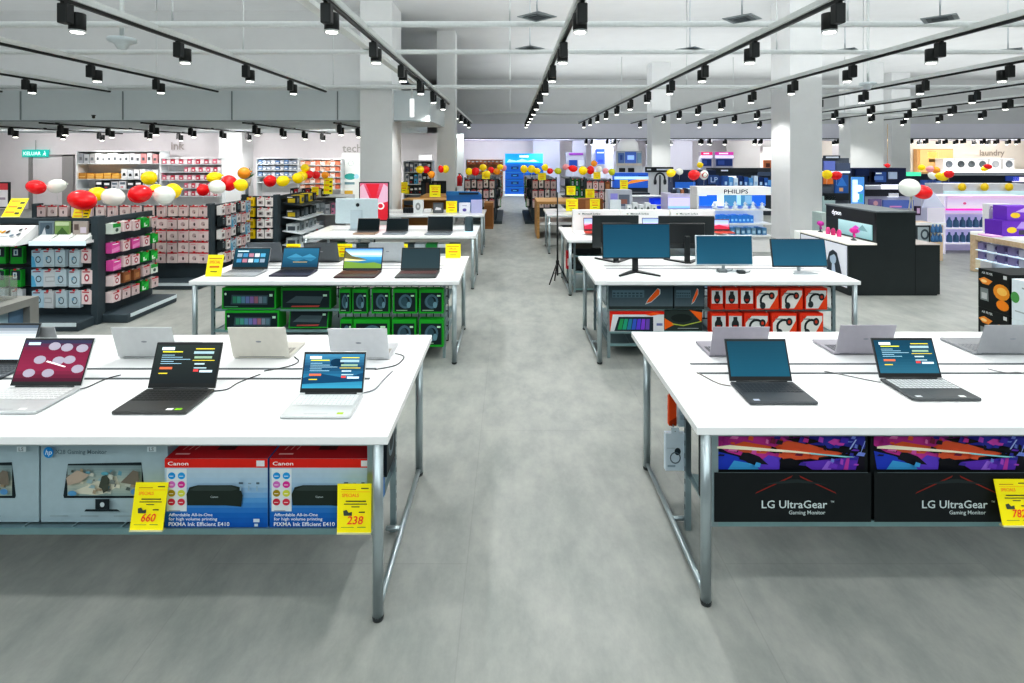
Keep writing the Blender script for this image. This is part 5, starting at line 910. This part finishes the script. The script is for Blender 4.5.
gallery('sign_unit', 'tall white lit panel with a food picture beside the big column', 763, 771, 146, 190, 24.8, .3, 'E8E4E0', [('lit_panel', 763, 771, 147, 160, 'glow', 'FFFFFF'), ('picture', 763, 771, 160, 168, 'litcard', 'C87850', [('r', .3, .1, .8, .6, '5C3028')])])
# ================================================================ the white Philips stand
dP = 10.5; x0, x1 = X(697, dP), X(770.5, dP); cx = (x0+x1)/2
t = thing('branded_stand', 'white glowing stand with blue product pictures left of the big column', 'display', (cx, dP, 0))
W = x1-x0
m = MB(); m.box(-W/2, W/2, .3, .42, 0, Z(187, dP), mat='whitelac', col='FFFFFF'); m.box(-W/2, -W/2+.04, 0, .3, 0, Z(187, dP), mat='whitelac'); m.build('back_panel', t)
m = MB(); m.box(-W/2, W/2, -.02, .3, Z(195, dP), Z(187, dP), mat='litcard', col='FFFFFF'); m.art((-W/2, -.02, Z(195, dP)), (W, 0, 0), (0, 0, Z(187, dP)-Z(195, dP)), [('t', 'PHILIPS', .36, .2, .52, '1C2C48', 'l', 1.35)], eps=.004); m.build('header', t)
m = MB(); m.box(-W/2+.05, W/2, .2, .3, Z(207, dP), Z(195.3, dP), mat='glow', col='2468D0'); m.art((-W/2+.05, .2, Z(207, dP)), (W-.05, 0, 0), (0, 0, Z(195.3, dP)-Z(207, dP)), [('r', 0, .0, .3, .95, '1C68D0'), ('r', 0, .88, .15, .98, 'E8F4FF'), ('r', .3, 0, .4, 1, 'D0E0F0'), ('r', .4, 0, .8, 1, '4C88B0'), ('r', .58, .1, .64, 1, 'A8D0E8'), ('r', .7, .2, .8, .9, '7CA8C8'), ('p', [(.22,0),(.25,.4),(.33,.4),(.36,0)], 'F0F4F8')], mat='glow', eps=.004); m.build('picture_panel', t)
for py, nm in ((209, 'shelf'), (223, 'shelf'), (235, 'shelf')):
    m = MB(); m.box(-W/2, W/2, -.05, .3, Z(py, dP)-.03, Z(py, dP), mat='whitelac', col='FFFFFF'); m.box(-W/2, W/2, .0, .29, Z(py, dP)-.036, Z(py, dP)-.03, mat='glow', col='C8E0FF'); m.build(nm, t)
m = MB(); m.box(-W/2, W/2, .0, .3, 0, .3, mat='whitelac'); m.build('base', t)
for j in range(10): tbox(715+3.9*j, 718.5+3.9*j, 215.5-(j % 3)*.4, 222.8, dP+.02, .15, 'small blue box on upper shelf of the glowing stand, %s from the aisle' % ORD[j], '2C7CD0', [('r', .2, .2, .8, .5, '88C0F0')], group='blue boxes on the glowing stand', mat='litcard')
for j in range(9): tbox(720+5.3*j, 724.3+5.3*j, 228-(j % 2)*.6, 234.8, dP+.02, .15, 'dim blue box on lower shelf of the glowing stand, %s from the aisle' % ORD[j], ['7CA0B4', '4C7CA0', '5C90B8'][j % 3], [('r', .2, .2, .8, .6, 'A8C8DC')], group='boxes on the lower white stand shelf')
for j, (px, h) in enumerate(((715, 3), (726, 5), (735, 5), (745, 4), (753, 5), (762, 3))):
    m = MB(); m.lathe([(0, 0), (.05, 0), (.055, .02), (.04, .05), (.02, .07), (.035, .1), (0, .1+.01*h)], (0, 0, 0), 'plastic', 'E8F0F8', 12); m.tube([(.03, 0, .04), (.07, 0, .07), (.03, 0, .1)], .008, 'plastic', 'C8D8E8', 6)
    o = m.build('kettle'); o.location = (X(px, dP+.1), dP+.1, Z(209, dP)); tag(o, 'tiny white appliance on the white stand picture shelf, %s from the aisle' % ORD[j], 'appliance', 'white appliances on the glowing stand')
# ================================================================ black counter with the hair-care display
t = thing('brand_counter', 'tall black hair-care counter with lit side panel and white ledge', 'counter', (4.6, 7.2, 0))
m = MB(); m.box(0, 1.24, 0, 1.2, .02, .69, mat='counterblack'); m.box(.02, 1.22, .02, 1.18, 0, .02, mat='counterblack'); m.box(.905, .909, -.002, 0, .02, .69, mat='matte', col='101416'); m.build('base', t)
m = MB(); m.box(.38, .91, 0, 1.15, .69, 1.13, mat='counterblack'); m.prism([(.37, -.01), (.92, -.01), (.92, 1.16), (.37, 1.16)], 'z', 1.13, 1.15, 'plastic', '6C7478'); m.build('tower', t)
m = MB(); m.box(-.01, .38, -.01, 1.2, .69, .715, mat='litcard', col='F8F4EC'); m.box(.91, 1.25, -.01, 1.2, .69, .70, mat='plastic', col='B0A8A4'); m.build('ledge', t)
m = MB(); m.box(-.012, 0, .03, 1.16, .1, .67, mat='litcard', col='E4E8F2')
m.art((-.012, .52, .2), (0, -.44, 0), (0, 0, .38), [('p', [(.1,.02),(.12,.5),(.25,.86),(.45,.98),(.65,.9),(.8,.5),(.95,.02)], '283440'), ('e', .45, .64, .17, .2, 'A8BCD0'), ('p', [(.38,.02),(.4,.45),(.55,.45),(.62,.02)], 'B8C8DC'), ('p', [(.26,.7),(.34,.9),(.5,.92),(.66,.8),(.5,.82),(.36,.74)], '202C38')], mat='litcard', eps=.004); m.build('portrait_panel', t)
m = MB(); m.art((.38, 1.12, .96), (0, -1.1, 0), (0, 0, .17), [('r', 0, 0, 1, 1, '15191C'), ('t', 'dyson', .12, .3, .42, 'F4F8FF')], mat='glow', eps=.006); m.build('header_lettering', t)
m = MB(); m.box(.37, .38, .08, .82, .74, .95, mat='glow', col='7CA0A4'); m.art((.37, .82, .74), (0, -.74, 0), (0, 0, .21), [('g', 0, 0, 1, 1, [(0, '6C9498'), (1, '9CBCC0')]), ('p', [(.4,.5),(.55,.8),(.7,.6),(.65,.3),(.5,.4)], 'B03CA0'), ('p', [(.6,.5),(.75,.9),(.9,.5)], '60888C')], mat='glow', eps=.004); m.build('screen', t)
for j, (yy, c, k) in enumerate(((7.45, 'D82898', 1), (7.78, 'D83C84', 0), (7.92, 'C83070', 0), (8.05, 'D84C8C', 0), (8.25, 'C030A0', 1))):
    m = MB()
    if k: m.lathe([(0, 0), (.04, 0), (.035, .01), (.012, .02), (.012, .1)], (0, 0, 0), 'plastic', '404850', 10); m.lathe([(0, -.05), (.035, -.045), (.04, 0), (.035, .04), (0, .045)], (0, 0, .135), 'plastic', c, 12, axis='y'); m.tube([(0, 0, .1), (.0, -.03, .05)], .014, 'plastic', c)
    else: m.lathe([(0, 0), (.03, 0), (.028, .02), (.034, .06), (.02, .1), (.0, .11)], (0, 0, 0), 'plastic', c, 12)
    o = m.build('hair_dryer' if k else 'hair_tool'); o.location = (4.83, yy, .716); tag(o, ['pink hair dryer on a stand, nearest on the white ledge', 'pink hair tool standing second on the white ledge', 'crimson hair tool in the middle of the white ledge', 'pale pink hair tool, fourth on the white ledge', 'purple hair dryer on a stand at the far end of the ledge'][j], 'hair tool', 'hair tools on the white ledge')
tbox(804, 830, 233, 245, 8.9, .3, 'white glowing counter end behind the slim blue monitor', 'F4F8F4', name='white_counter', cat='counter', mat='litcard')
tbox(822, 829, 213, 233, 9.2, .3, 'pale glass cabinet edge beside the big column', 'B8C8C4', name='glass_cabinet', cat='cabinet')
# ================================================================ right side beyond
gallery('tv_stand', 'shelf of small screens right of the big column under a dark header', 822, 849, 158, 213, 13.2, .4, '5C6470', [('header', 823, 839, 155.5, 159, 'plastic', '38424C', [('r', .1, .3, .9, .7, 'E0E8F0')]), ('screen', 823, 834, 161, 170, 'litcard', '6878C0'), ('screen', 835, 849, 163, 170, 'litcard', '4C5870'), ('shelf', 822, 849, 171, 173, 'glow', 'C8D4E8'), ('picture', 823, 832, 178, 184, 'litcard', 'D87838'), ('picture', 834, 847, 175, 193, 'litcard', '2C5CA0', [('r', .3, .1, .6, .3, 'D8A878'), ('p', [(.1,.4),(.5,.9),(.9,.4)], '3C7CC8')]), ('keyboard_box', 823, 848, 193, 200, 'plastic', '2A3034'), ('lower_panel', 822, 834, 196, 212, 'litcard', 'A8C0C0')])
floor_stand_sign(850, 865, 176, 206, 11.2, [('r', 0, 0, 1, 1, '4C88C8'), ('r', .1, .1, .5, .9, 'D0ECFF'), ('e', .6, .6, .3, .12, 'F0F8FF'), ('e', .5, .3, .3, .1, 'E8F8FF'), ('r', .6, .1, .9, .4, '3C98A8')], 'bright blue and white lit picture stand behind the black counter', 'A8D8F8', mat='glow')
gallery('appliance_stand', 'dark blue stand of appliances in front of the wide far column', 852, 906, 168, 205, 15.2, .4, '202C50', [('panel', 855, 868, 169, 176, 'plastic', '1C3468'), ('panel', 870, 885, 172, 182, 'litcard', '3458A0', [('r', .2, .2, .8, .6, '6C90D0'), ('r', .3, .8, .7, .95, 'F0F8FF')]), ('panel', 888, 896, 172, 179, 'litcard', 'C0D0E8'), ('panel', 868, 874, 172, 182, 'plastic', '10182C')])
gallery('white_counter', 'long white counter with black niche and glowing label behind the black counter', 864, 930, 186, 218, 11.6, .5, 'CACCD8', [('niche', 864, 906, 189.5, 196, 'plastic', '20262A'), ('label', 881, 898, 184.5, 189, 'glow', 'F4F4FF'), ('label', 887, 897, 193, 197, 'glow', 'E8ECF4'), ('picture', 868, 880, 199, 207, 'litcard', '7C6C98', [('e', .5, .5, .2, .3, 'D0A0A8')]), ('picture', 882, 912, 200, 208, 'litcard', '5C74B8', [('r', .2, .1, .6, .3, 'D890C0')]), ('photo_frame', 914, 919, 206, 215, 'plastic', '3C2840', [('r', .2, .2, .8, .8, 'E8C8E0')])])
m = MB(); m.prism([(X(921, 9.8)-6, .95), (X(928, 9.8)-6, 1.32), (X(943, 9.8)-6, .95)], 'y', 0, .03, 'litcard', 'C8CCE0'); o = m.build('triangular_panel'); o.location = (6, 9.75, 0.0); tag(o, 'pale lilac triangular panel behind the balloons near the black counter', 'panel')
gallery('wooden_stand', 'pale wooden stand with blue bottles behind the black counter', 914, 943, 224, 262, 9.6, .5, 'E0C8A8', [('poster', 914, 928, 225, 243, 'plastic', '30383C', [('r', .1, .1, .9, .9, 'A8B4B8'), ('o', .6, .5, .3, .3, .6, '3C4850')]), ('shelf', 929, 942, 233, 234, 'whitelac', 'FFFFFF'), ('white_top', 914, 944, 222.5, 225, 'whitelac', 'FFFFFF')])
for r in range(2):
    for j in range(3):
        m = MB(); m.lathe([(0, 0), (.032, 0), (.035, .02), (.03, .1), (.015, .12), (.012, .15), (0, .155)], (0, 0, 0), 'plastic', '3C6C98', 12); o = m.build('bottle'); o.location = (X(932+3.6*j, 9.5), 9.48, Z(233-.4+9*r, 9.5)); tag(o, 'blue bottle on the pale wooden stand, %s row, %s from the counter' % (['upper', 'lower'][r], ORD[j]), 'bottle', 'blue bottles on the wooden stand')
t = shelves(944, 1030, (213, 228, 243), 10.3, .4, 'pink-lit white shelving of blue bottles at the right', col='F4F0FF', back='D8D4F8', mat='litcard', ztop=196)
m = MB(); m.box(-.83, .83, -.26, -.22, 0, .24, mat='litcard', col='E8D8F8'); m.art((-.83, -.26, 0), (1.66, 0, 0), (0, 0, .24), [('g', 0, 0, 1, 1, [(0, 'F4F0FF'), (.6, 'E4D0F4'), (1, 'F0C0E8')]), ('e', .2, .4, .02, .1, 'E05890')], mat='litcard', eps=.004)
o = m.build('light_panel', t); o.location = (0, 0, Z(208, 10.3))
m = MB(); m.box(-.83, .83, -.28, -.22, 0, .03, mat='glow', col='E83CA8'); o = m.build('pink_edge', t); o.location = (0, 0, Z(210.5, 10.3)+.01)
for r in range(2):
    for j in range(8):
        m = MB() if (r, j) == (0, 0) else m
        if (r, j) == (0, 0):
            m.lathe([(0, 0), (.045, 0), (.05, .03), (.045, .13), (.02, .16), (.018, .2), (0, .205)], (0, 0, 0), 'plastic', '3C6484', 12); bm_ = m.mesh('bottle')
        o = bpy.data.objects.new('bottle', bm_); COL.objects.link(o); o.location = (X(948+6.6*j, 10.45), 10.42, Z(228-.3+15*r, 10.45)+.01); tag(o, 'steel blue bottle on the pink-lit shelving, %s row, %s from the wooden stand' % (['upper', 'lower'][r], ORD[j]), 'bottle', 'bottles on the pink-lit shelving')
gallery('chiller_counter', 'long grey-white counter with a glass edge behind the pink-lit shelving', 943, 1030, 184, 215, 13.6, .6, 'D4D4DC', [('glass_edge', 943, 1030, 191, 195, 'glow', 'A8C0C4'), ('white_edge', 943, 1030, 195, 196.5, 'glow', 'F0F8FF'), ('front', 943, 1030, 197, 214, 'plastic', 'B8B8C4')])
for j, px in enumerate((962.5, 985, 1009.5)):
    m = MB(); m.lathe([(0, 0), (.1, 0), (.1, .02), (0, .02)], (0, 0, 0), 'litcard', 'ECC820', 18, axis='y'); o = m.build('round_sticker'); o.location = (X(px, 13.5), 13.5, Z(187, 13.5)); tag(o, 'round yellow price sticker on the long grey-white counter, %s from the big column' % ORD[j], 'sticker', 'round yellow stickers')
gallery('television_bench', 'dark band of televisions in front of the washing machines', 905, 1030, 174, 200, 19.5, .5, '1E2838', [('lit_screen', 906, 920, 172, 176, 'glow', '50D8A8'), ('strip', 950, 1030, 172.5, 175.5, 'plastic', '9CA0A8'), ('blue_box', 943, 960, 182, 187, 'litcard', '2458B0', [('r', .1, .3, .9, .6, 'A8C8F0')]), ('blue_box', 1005, 1018, 176, 181, 'litcard', '2C4CA8'), ('lit_box', 1012, 1030, 177, 182, 'glow', 'E8E0FF'), ('screen', 920, 935, 180, 195, 'litcard', '3C5CA0'), ('screen', 928, 940, 181, 200, 'litcard', '6080B8')])
# wooden kitchen niche and washing machines
gallery('kitchen_niche', 'warm lit wooden kitchen niche on the far right wall', 917, 953, 149, 180, 28.0, .25, 'D0A068', [('lit_panel', 919, 952, 150, 172, 'litcard', 'E8B878'), ('wall_lamp', 927, 936, 152, 158, 'glow', 'FFD890'), ('dark_shelf', 928, 936, 159, 162, 'plastic', '5C4430')], cat='kitchen')
m = MB(); m.box(X(944, 27.2), 29.0-.1, 27.2, 27.97, 0, Z(169.5, 27.2), mat='whitelac'); m.box(X(944, 27.2)-.05, 28.9, 27.15, 27.2, Z(172.5, 27.2), Z(169.5, 27.2), mat='glow', col='F4F4F4'); tag(m.build('laundry_platform'), 'raised white platform carrying the washing machines', 'platform')
for j, px in enumerate((949, 961, 971.5, 982.5, 995.5, 1009)):
    t = thing('washing_machine', 'white front-loading washing machine, %s from the wooden kitchen niche' % ORD[j], 'washing machine', (X(px, 27.4), 27.4, Z(169.5, 27.2)+.005), 0, 'washing machines on the platform')
    m = MB(); m.box(-.28, .28, 0, .55, 0, .56, mat='plastic', col='ECECEC', bev=.01); m.build('cabinet', t)
    m = MB(); m.lathe([(.0, -.015), (.13, -.02), (.14, -.03), (.17, -.03), (.18, 0)], (0, 0, .27), 'plastic', ['606870', '3C4448', '4C5458', '5C6468', 'A0A4A8', '6C747C'][j], 18, axis='y'); m.build('door', t)
    m = MB(); m.box(-.26, .26, -.01, 0, .47, .54, mat='plastic', col='C8CCD0'); m.build('control_panel', t)
# right counter: its aisle-facing side recedes toward the far wall
t = thing('wooden_counter', 'pale wooden framed counter with white top and glass shelves at the right edge', 'counter', (7.64, 6.9, 0))
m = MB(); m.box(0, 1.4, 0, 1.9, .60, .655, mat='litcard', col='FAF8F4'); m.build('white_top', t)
m = MB(); m.box(0, .08, 1.8, 1.9, 0, .60, mat='woodpale'); m.box(0, .08, 0, .1, 0, .60, mat='woodpale'); m.box(0, .06, .1, 1.8, .52, .60, mat='woodpale'); m.build('frame', t)
m = MB(); m.box(.34, .38, .02, 1.88, .02, .58, mat='plastic', col='C0C4CC'); m.build('back_panel', t)
for k, z in enumerate((.37, .22, .06)): m = MB(); m.box(.0, .34, .1, 1.8, z-.012, z, mat='glow', col='C4D4DC'); m.build('glass_shelf', t)
for r, z in enumerate((.37, .22)):
    for j in range(9): box_thing('gift_box', 'lilac-grey gift box, %s glass shelf of the wooden counter, %s from its post' % (['upper', 'lower'][r], ORD[j]), 'box', 7.68, 7.80, 8.60-.18*j, .12, z+.002, z+.12, [('e', .5, .5, .3, .3, '5C5078'), ('r', .1, .1, .4, .3, '9C94B8')], col=['8880A8', 'A8A8B8', '706890'][j % 3], group='gift boxes on the glass shelves', rz=0)
def cbox(px0, px1, d, dep, h, label, col, art, name='product_box', cat='box', group=None, z=.657): return box_thing(name, label, cat, X(px0, d), X(px1, d), d, dep, z, z+h, art, col=col, group=group)
cbox(989, 1012, 8.55, .12, .47, 'white lettered appliance box with a dark and pink picture on the wooden counter', 'F4F4F4', [('t', 'PHILIPS', .06, .82, .1, '6C6C70', 'l', 1.1), ('r', .35, .1, .95, .65, 'E8C8C8'), ('p', [(.5,.1),(.6,.55),(.85,.6),(.9,.1)], '6C6070')])
cbox(1002, 1030, 8.2, .3, .24, 'purple appliance box on the wooden counter, lower one', '6C38B8', [('e', .35, .4, .18, .2, 'ECC838'), ('p', [(.5,.5),(.7,.95),(1,.9),(1,.5)], 'A890D8'), ('r', .6, .1, .9, .4, '404050')], group='purple appliance boxes')
cbox(1007, 1035, 8.24, .24, .22, 'purple appliance box stacked on the lower purple box', '7C44C8', [('e', .3, .35, .18, .2, 'ECC838'), ('p', [(.3,.6),(.7,.95),(1,.9),(1,.5)], 'C8B0E8')], group='purple appliance boxes', z=.9)
cbox(992, 1003, 8.1, .25, .02, 'thin pink leaflet lying on the wooden counter', 'F0B8E8', None, name='leaflet', cat='leaflet')
FA = [('t', 'AIR FRYER', .12, .88, .06, 'D8DCDC', 'l', .8), ('r', .82, .86, .93, .95, 'C8CCCC'), ('p', [(.02,.72),(.2,.8),(.48,.74),(.35,.62),(.15,.62)], 'E89038'), ('e', .76, .52, .26, .2, 'E0902C'), ('e', .78, .54, .16, .1, 'F0C060'), ('e', .8, .2, .2, .13, 'E88820'), ('p', [(.08,.2),(.08,.52),(.34,.52),(.36,.2)], '7C8484'), ('r', .12, .24, .3, .4, 'B8BCBC'), ('e', .2, .7, .1, .04, 'F0D090')]
for k in range(2): box_thing('appliance_box', 'black appliance box with food pictures, %s of the floor stack at the right' % ['lower', 'upper'][k], 'box', 4.70+.16, 5.03+.16, 5.165, .45, .003+.388*k, .388+.388*k, FA, col='1C2020', group='black appliance boxes on the floor', rz=R(-90), key=('fry', k))
for k in range(2): box_thing('appliance_box', 'white appliance box with a green leaf picture, %s of its floor stack' % ['lower', 'upper'][k], 'box', 4.70+.165, 5.03+.165, 4.81, .45, .003+.375*k, .375+.375*k, [('e', .1, .55, .13, .14, '58A058'), ('r', .3, .8, .9, .84, '9CA8AC'), ('r', .1, .2, .9, .23, 'A8B4B8')], col='DCE8EE', group='white appliance boxes on the floor', rz=R(-90), key=('leaf', k))
for o in bpy.data.objects:
    if o.name.startswith('appliance_box'): o.location.x = 4.71
for j in range(9):
    tbox(724+5*j, 728+5*j, 176+(j % 3), 187, 16.6, .2, 'small blue appliance box on far shelf behind the glowing stand, %s from the aisle' % ORD[j], ['2C5CA8', '5C9CD8', 'D0E4F8', '1C3468'][j % 4], [('r', .2, .2, .8, .5, 'A8CCF0')], group='boxes behind the glowing stand')
for j in range(8):
    tbox(908+4.4*j, 911.6+4.4*j, 196-(j % 3), 205, 13.0, .2, 'mixed gadget box behind the black counter, %s from the big column' % ORD[j], ['3C4878', 'A8B8E0', 'D8B0D0', '2C3040', '6C88C8'][j % 5], [('r', .2, .3, .8, .7, 'E0E8F8')], group='gadget boxes behind the black counter')
t = thing('potted_plant', 'small green plant in a pale pot above the third gondola', 'plant', (X(247, 9.9), 9.9, Z(186, 9.9)))
m = MB(); m.lathe([(0, 0), (.06, 0), (.08, .14), (.07, .14), (.065, .12), (0, .12)], (0, 0, 0), 'plastic', 'D8D0C4', 12); m.tube([(0, 0, -Z(186, 9.9)+.01), (0, 0, 0)], .03, 'plastic', '5C6468', 8); m.lathe([(0, -Z(186, 9.9)), (.15, -Z(186, 9.9)), (.15, -Z(186, 9.9)+.02), (0, -Z(186, 9.9)+.02)], (0, 0, 0), 'plastic', '5C6468', 12); m.build('pot', t)
m = MB()
for j in range(26):
    a = j*2.4; l_ = .08+.08*rnd.random(); e = R(20+60*rnd.random()); bx_ = Vector((math.cos(a)*math.cos(e), math.sin(a)*math.cos(e), math.sin(e)))*l_*1.6; s_ = Vector((-math.sin(a), math.cos(a), 0))*.028; o0 = Vector((0, 0, .12))
    m.poly([o0, o0+bx_*.5+s_, o0+bx_, o0+bx_*.5-s_], 'card', ['2C7C34', '48A048', '1C5C28'][j % 3])
m.build('leaves', t)
# ================================================================ balloons
BC = {'r': ('E81820', 'red'), 'y': ('FCDC0C', 'yellow'), 'w': ('E8ECE4', 'white'), 'p': ('F09CA4', 'pink'), 'o': ('F09820', 'orange'), 'g': ('B8C020', 'lime yellow')}
BL = [(36, 187, 11, 7, 'r', 7.6, 'small one before the back left door'), (57, 186, 9, 7, 'w', 7.7, 'just right of the small red one before the door'), (82, 200, 16, 10, 'r', 6.7, 'biggest one, above the nearest gondola'), (97, 194, 9, 7, 'y', 7.0, 'half hidden behind the biggest red one'), (113, 197, 12, 9, 'w', 6.8, 'beside the biggest red one'), (140, 194, 12, 9, 'r', 6.9, 'between two white ones over the nearest gondola'), (164, 195, 11.5, 9, 'w', 7.0, 'third large white one over the gondolas'), (173, 191, 8, 8, 'y', 7.3, 'half hidden behind the third white one'), (149, 178, 8, 7, 'y', 8.4, 'high one below the ink lettering'), (156, 190, 7, 6, 'y', 7.4, 'low one between red and white over the gondola'),
 (203, 190, 6, 6, 'r', 8.2, 'small one left of a white one at the second gondola'), (214, 177, 8, 5, 'y', 8.4, 'above the white one at the second gondola post'), (217, 187, 9, 7, 'w', 8.1, 'at the second gondola post'), (229, 183, 8, 8, 'r', 8.4, 'left of a yellow one over the third gondola'), (241, 185, 7.5, 6, 'y', 8.5, 'over the aisle side of the second gondola'), (244, 173, 6.5, 6, 'o', 9.2, 'high one left of the third gondola'),
 (270, 181, 6.5, 6, 'r', 9.3, 'round one above the third gondola'), (283, 181, 7, 5.5, 'y', 9.4, 'right of the round red one above the third gondola'), (298, 178, 6, 5.5, 'y', 9.8, 'above the sloping shelves'), (305, 168, 4.5, 4, 'y', 10.4, 'highest small one above the white shelving'), (302, 176, 6, 5, 'y', 10.6, 'tilted one left of the red pair'), (309, 174.5, 5, 4, 'r', 10.6, 'first of the red pair above the white shelving'), (316, 175, 4.5, 4, 'r', 10.8, 'second of the red pair above the white shelving'), (325, 175, 4, 3.5, 'o', 11.0, 'pale small one right of the red pair'),
 (420, 169.5, 4.5, 4, 'y', 13.6, 'left one of the far pair by the phone shelves'), (426, 169.5, 4, 3.8, 'r', 13.8, 'right one of the far pair by the phone shelves'), (431.5, 174.5, 3.8, 3.8, 'o', 13.4, 'below the far pair by the phone shelves'), (441, 169, 3.2, 3.8, 'r', 13.7, 'before the slim far column'), (445.5, 169, 4, 4, 'y', 13.5, 'before the slim far column, right one'),
 (469, 171.5, 4, 3.8, 'y', 14.6, 'first over the far left gondola'), (475.5, 171.5, 4.2, 4.2, 'r', 14.4, 'second over the far left gondola'), (483, 167.5, 4, 3.4, 'y', 14.6, 'high one over the far left gondola'), (487, 174, 4, 3.5, 'y', 14.3, 'low one over the far left gondola'), (491, 170, 3.4, 3.4, 'r', 14.7, 'fourth over the far left gondola'), (497, 171.5, 4, 3.2, 'o', 14.4, 'fifth over the far left gondola'), (500, 167, 3.5, 3, 'y', 14.8, 'near the aisle, upper, far left gondola'), (504, 168, 3, 3, 'p', 14.7, 'nearest the aisle, far left gondola'),
 (524, 169, 4, 4, 'y', 14.6, 'nearest the aisle, far right gondola'), (531.5, 169, 4.2, 4, 'y', 14.4, 'second from the aisle, far right gondola'), (537, 171, 3.5, 3.2, 'y', 14.3, 'third from the aisle, far right gondola'), (545, 167.5, 3.6, 3.6, 'y', 14.8, 'high one over the far right gondola'), (550, 171, 3.5, 3, 'r', 14.5, 'over the outer end of the far right gondola'), (558, 171, 4, 3.2, 'g', 14.0, 'between the far right gondola and the green packs'), (566, 167, 4, 3, 'p', 13.8, 'above the green packs'), (573, 168.5, 5, 3.4, 'r', 13.6, 'above the green packs, right of the pink one'), (583, 170.5, 4.8, 4.4, 'y', 13.4, 'largest above the green and pinkish packs'), (590.5, 170, 4.4, 4.4, 'r', 13.7, 'right of the largest yellow one over the packs'), (594, 163.5, 3.4, 3.2, 'o', 14.0, 'highest one over the pinkish packs'), (599, 169, 3.6, 3.2, 'w', 14.0, 'small one above the pinkish packs'), (605.5, 171, 3.4, 3, 'p', 13.8, 'over the outer end of the pinkish packs'), (612, 172, 3.6, 3.6, 'g', 13.6, 'last of the row over the packs'),
 (671, 173, 5, 4.2, 'y', 12.8, 'beside the far headphone column'), (679.5, 171.5, 4, 3.4, 'w', 13.4, 'small one right of the headphone display'), (694, 175, 6.6, 5.2, 'r', 12.4, 'large one before the dark blue stand'), (704, 175, 4.6, 5, 'w', 12.3, 'with a red printed ring beside the large red one'), (700, 165, 3.4, 3, 'y', 14.5, 'high one above the large red one'),
 (827, 174.5, 5.2, 4.6, 'y', 11.8, 'just right of the big column'), (836.5, 175.5, 5.8, 4.4, 'r', 11.7, 'beside the yellow one right of the big column'), (887.5, 165.5, 2.8, 2.2, 'r', 12.0, 'small one hanging under a string before the far column'), (909.5, 187.5, 10.5, 9, 'w', 7.5, 'large one with a ribbon over the black counter'), (922, 192, 10, 7, 'r', 7.6, 'large one over the black counter'),
 (921.5, 167.5, 3.6, 3, 'y', 16, 'small one before the kitchen niche'), (930, 169, 3.4, 3.4, 'p', 16, 'small one before the kitchen niche'), (936, 170, 3.6, 3.6, 'o', 16, 'small one before the kitchen niche'), (942, 176.5, 6.5, 4.4, 'y', 15, 'large one below the kitchen niche'), (949, 174, 5, 4, 'r', 15.3, 'beside the large yellow one below the niche'), (933, 175, 4.5, 4.4, 'w', 16.6, 'left of the large yellow one below the niche'), (985, 168.5, 5, 2.6, 'y', 16, 'before the washing machines'), (988, 166.5, 4, 2.4, 'r', 16.2, 'before the washing machines')]
for k, (px, py, rx, ry, c, d, wh) in enumerate(BL):
    d += (.16 if k % 3 == 1 else -.12 if k % 3 == 2 else 0)*(1.6 if d > 12 else 1)
    a, b = rx*d/F/1.12, ry*d/F; t = thing('balloon', '%s balloon, %s' % (BC[c][1], wh), 'balloon', (X(px, d), d, Z(py, d)), 0, 'party balloons')
    s = 1 if k % 2 else -1
    m = MB(); prof = []
    for i in range(13):
        u = math.pi*i/12; r = math.sin(u)*b*(1+.06*math.cos(u)); prof.append((max(r, 0), -a*math.cos(u)*(1.0 if i < 7 else 1.04)))
    m.lathe(prof, (0, 0, 0), 'rubber', BC[c][0], 20, axis='x')
    m.T = Matrix(); o = m.build('skin', t); o.rotation_euler = (0, R(-12*s), R(10*s))
    if s < 0: o.scale = (-1, 1, 1)
    m = MB(); m.lathe([(.004, 0), (.016, .02), (.012, .022), (.003, .0)], (a*1.03, 0, 0), 'rubber', BC[c][0], 8, axis='x'); kn = m.build('knot', o)
    zl = -.45 if d > 8 else -.35
    if 'ribbon' in wh: m = MB(); m.tube([(.02, 0, -b*.8), (.0, 0, -.25), (-.03, 0, -.42)], .008, 'card', 'D8D4C0', 6); m.tube([(.03, 0, -b*.8), (.04, 0, -.25), (.05, 0, -.40)], .008, 'card', 'D8D4C0', 6); m.build('ribbon', t)
    elif 'string' in wh: m = MB(); m.tube([(0, 0, b*.8), (0, 0, .95)], .006, 'card', 'C8A878', 6); m.build('string', t)
    else: m = MB(); m.tube([(0, 0, -b*.9), (0, .01, -b-.12)], .003, 'card', 'E8E8E8', 5); m.build('string', t)
    if 'printed ring' in wh: m = MB(); m.lathe([(b*.55, -b*.86), (b*.48, -b*.9), (b*.55, -b*.88)], (0, 0, 0), 'card', 'D03040', 16, axis='y'); m.build('printed_ring', o)
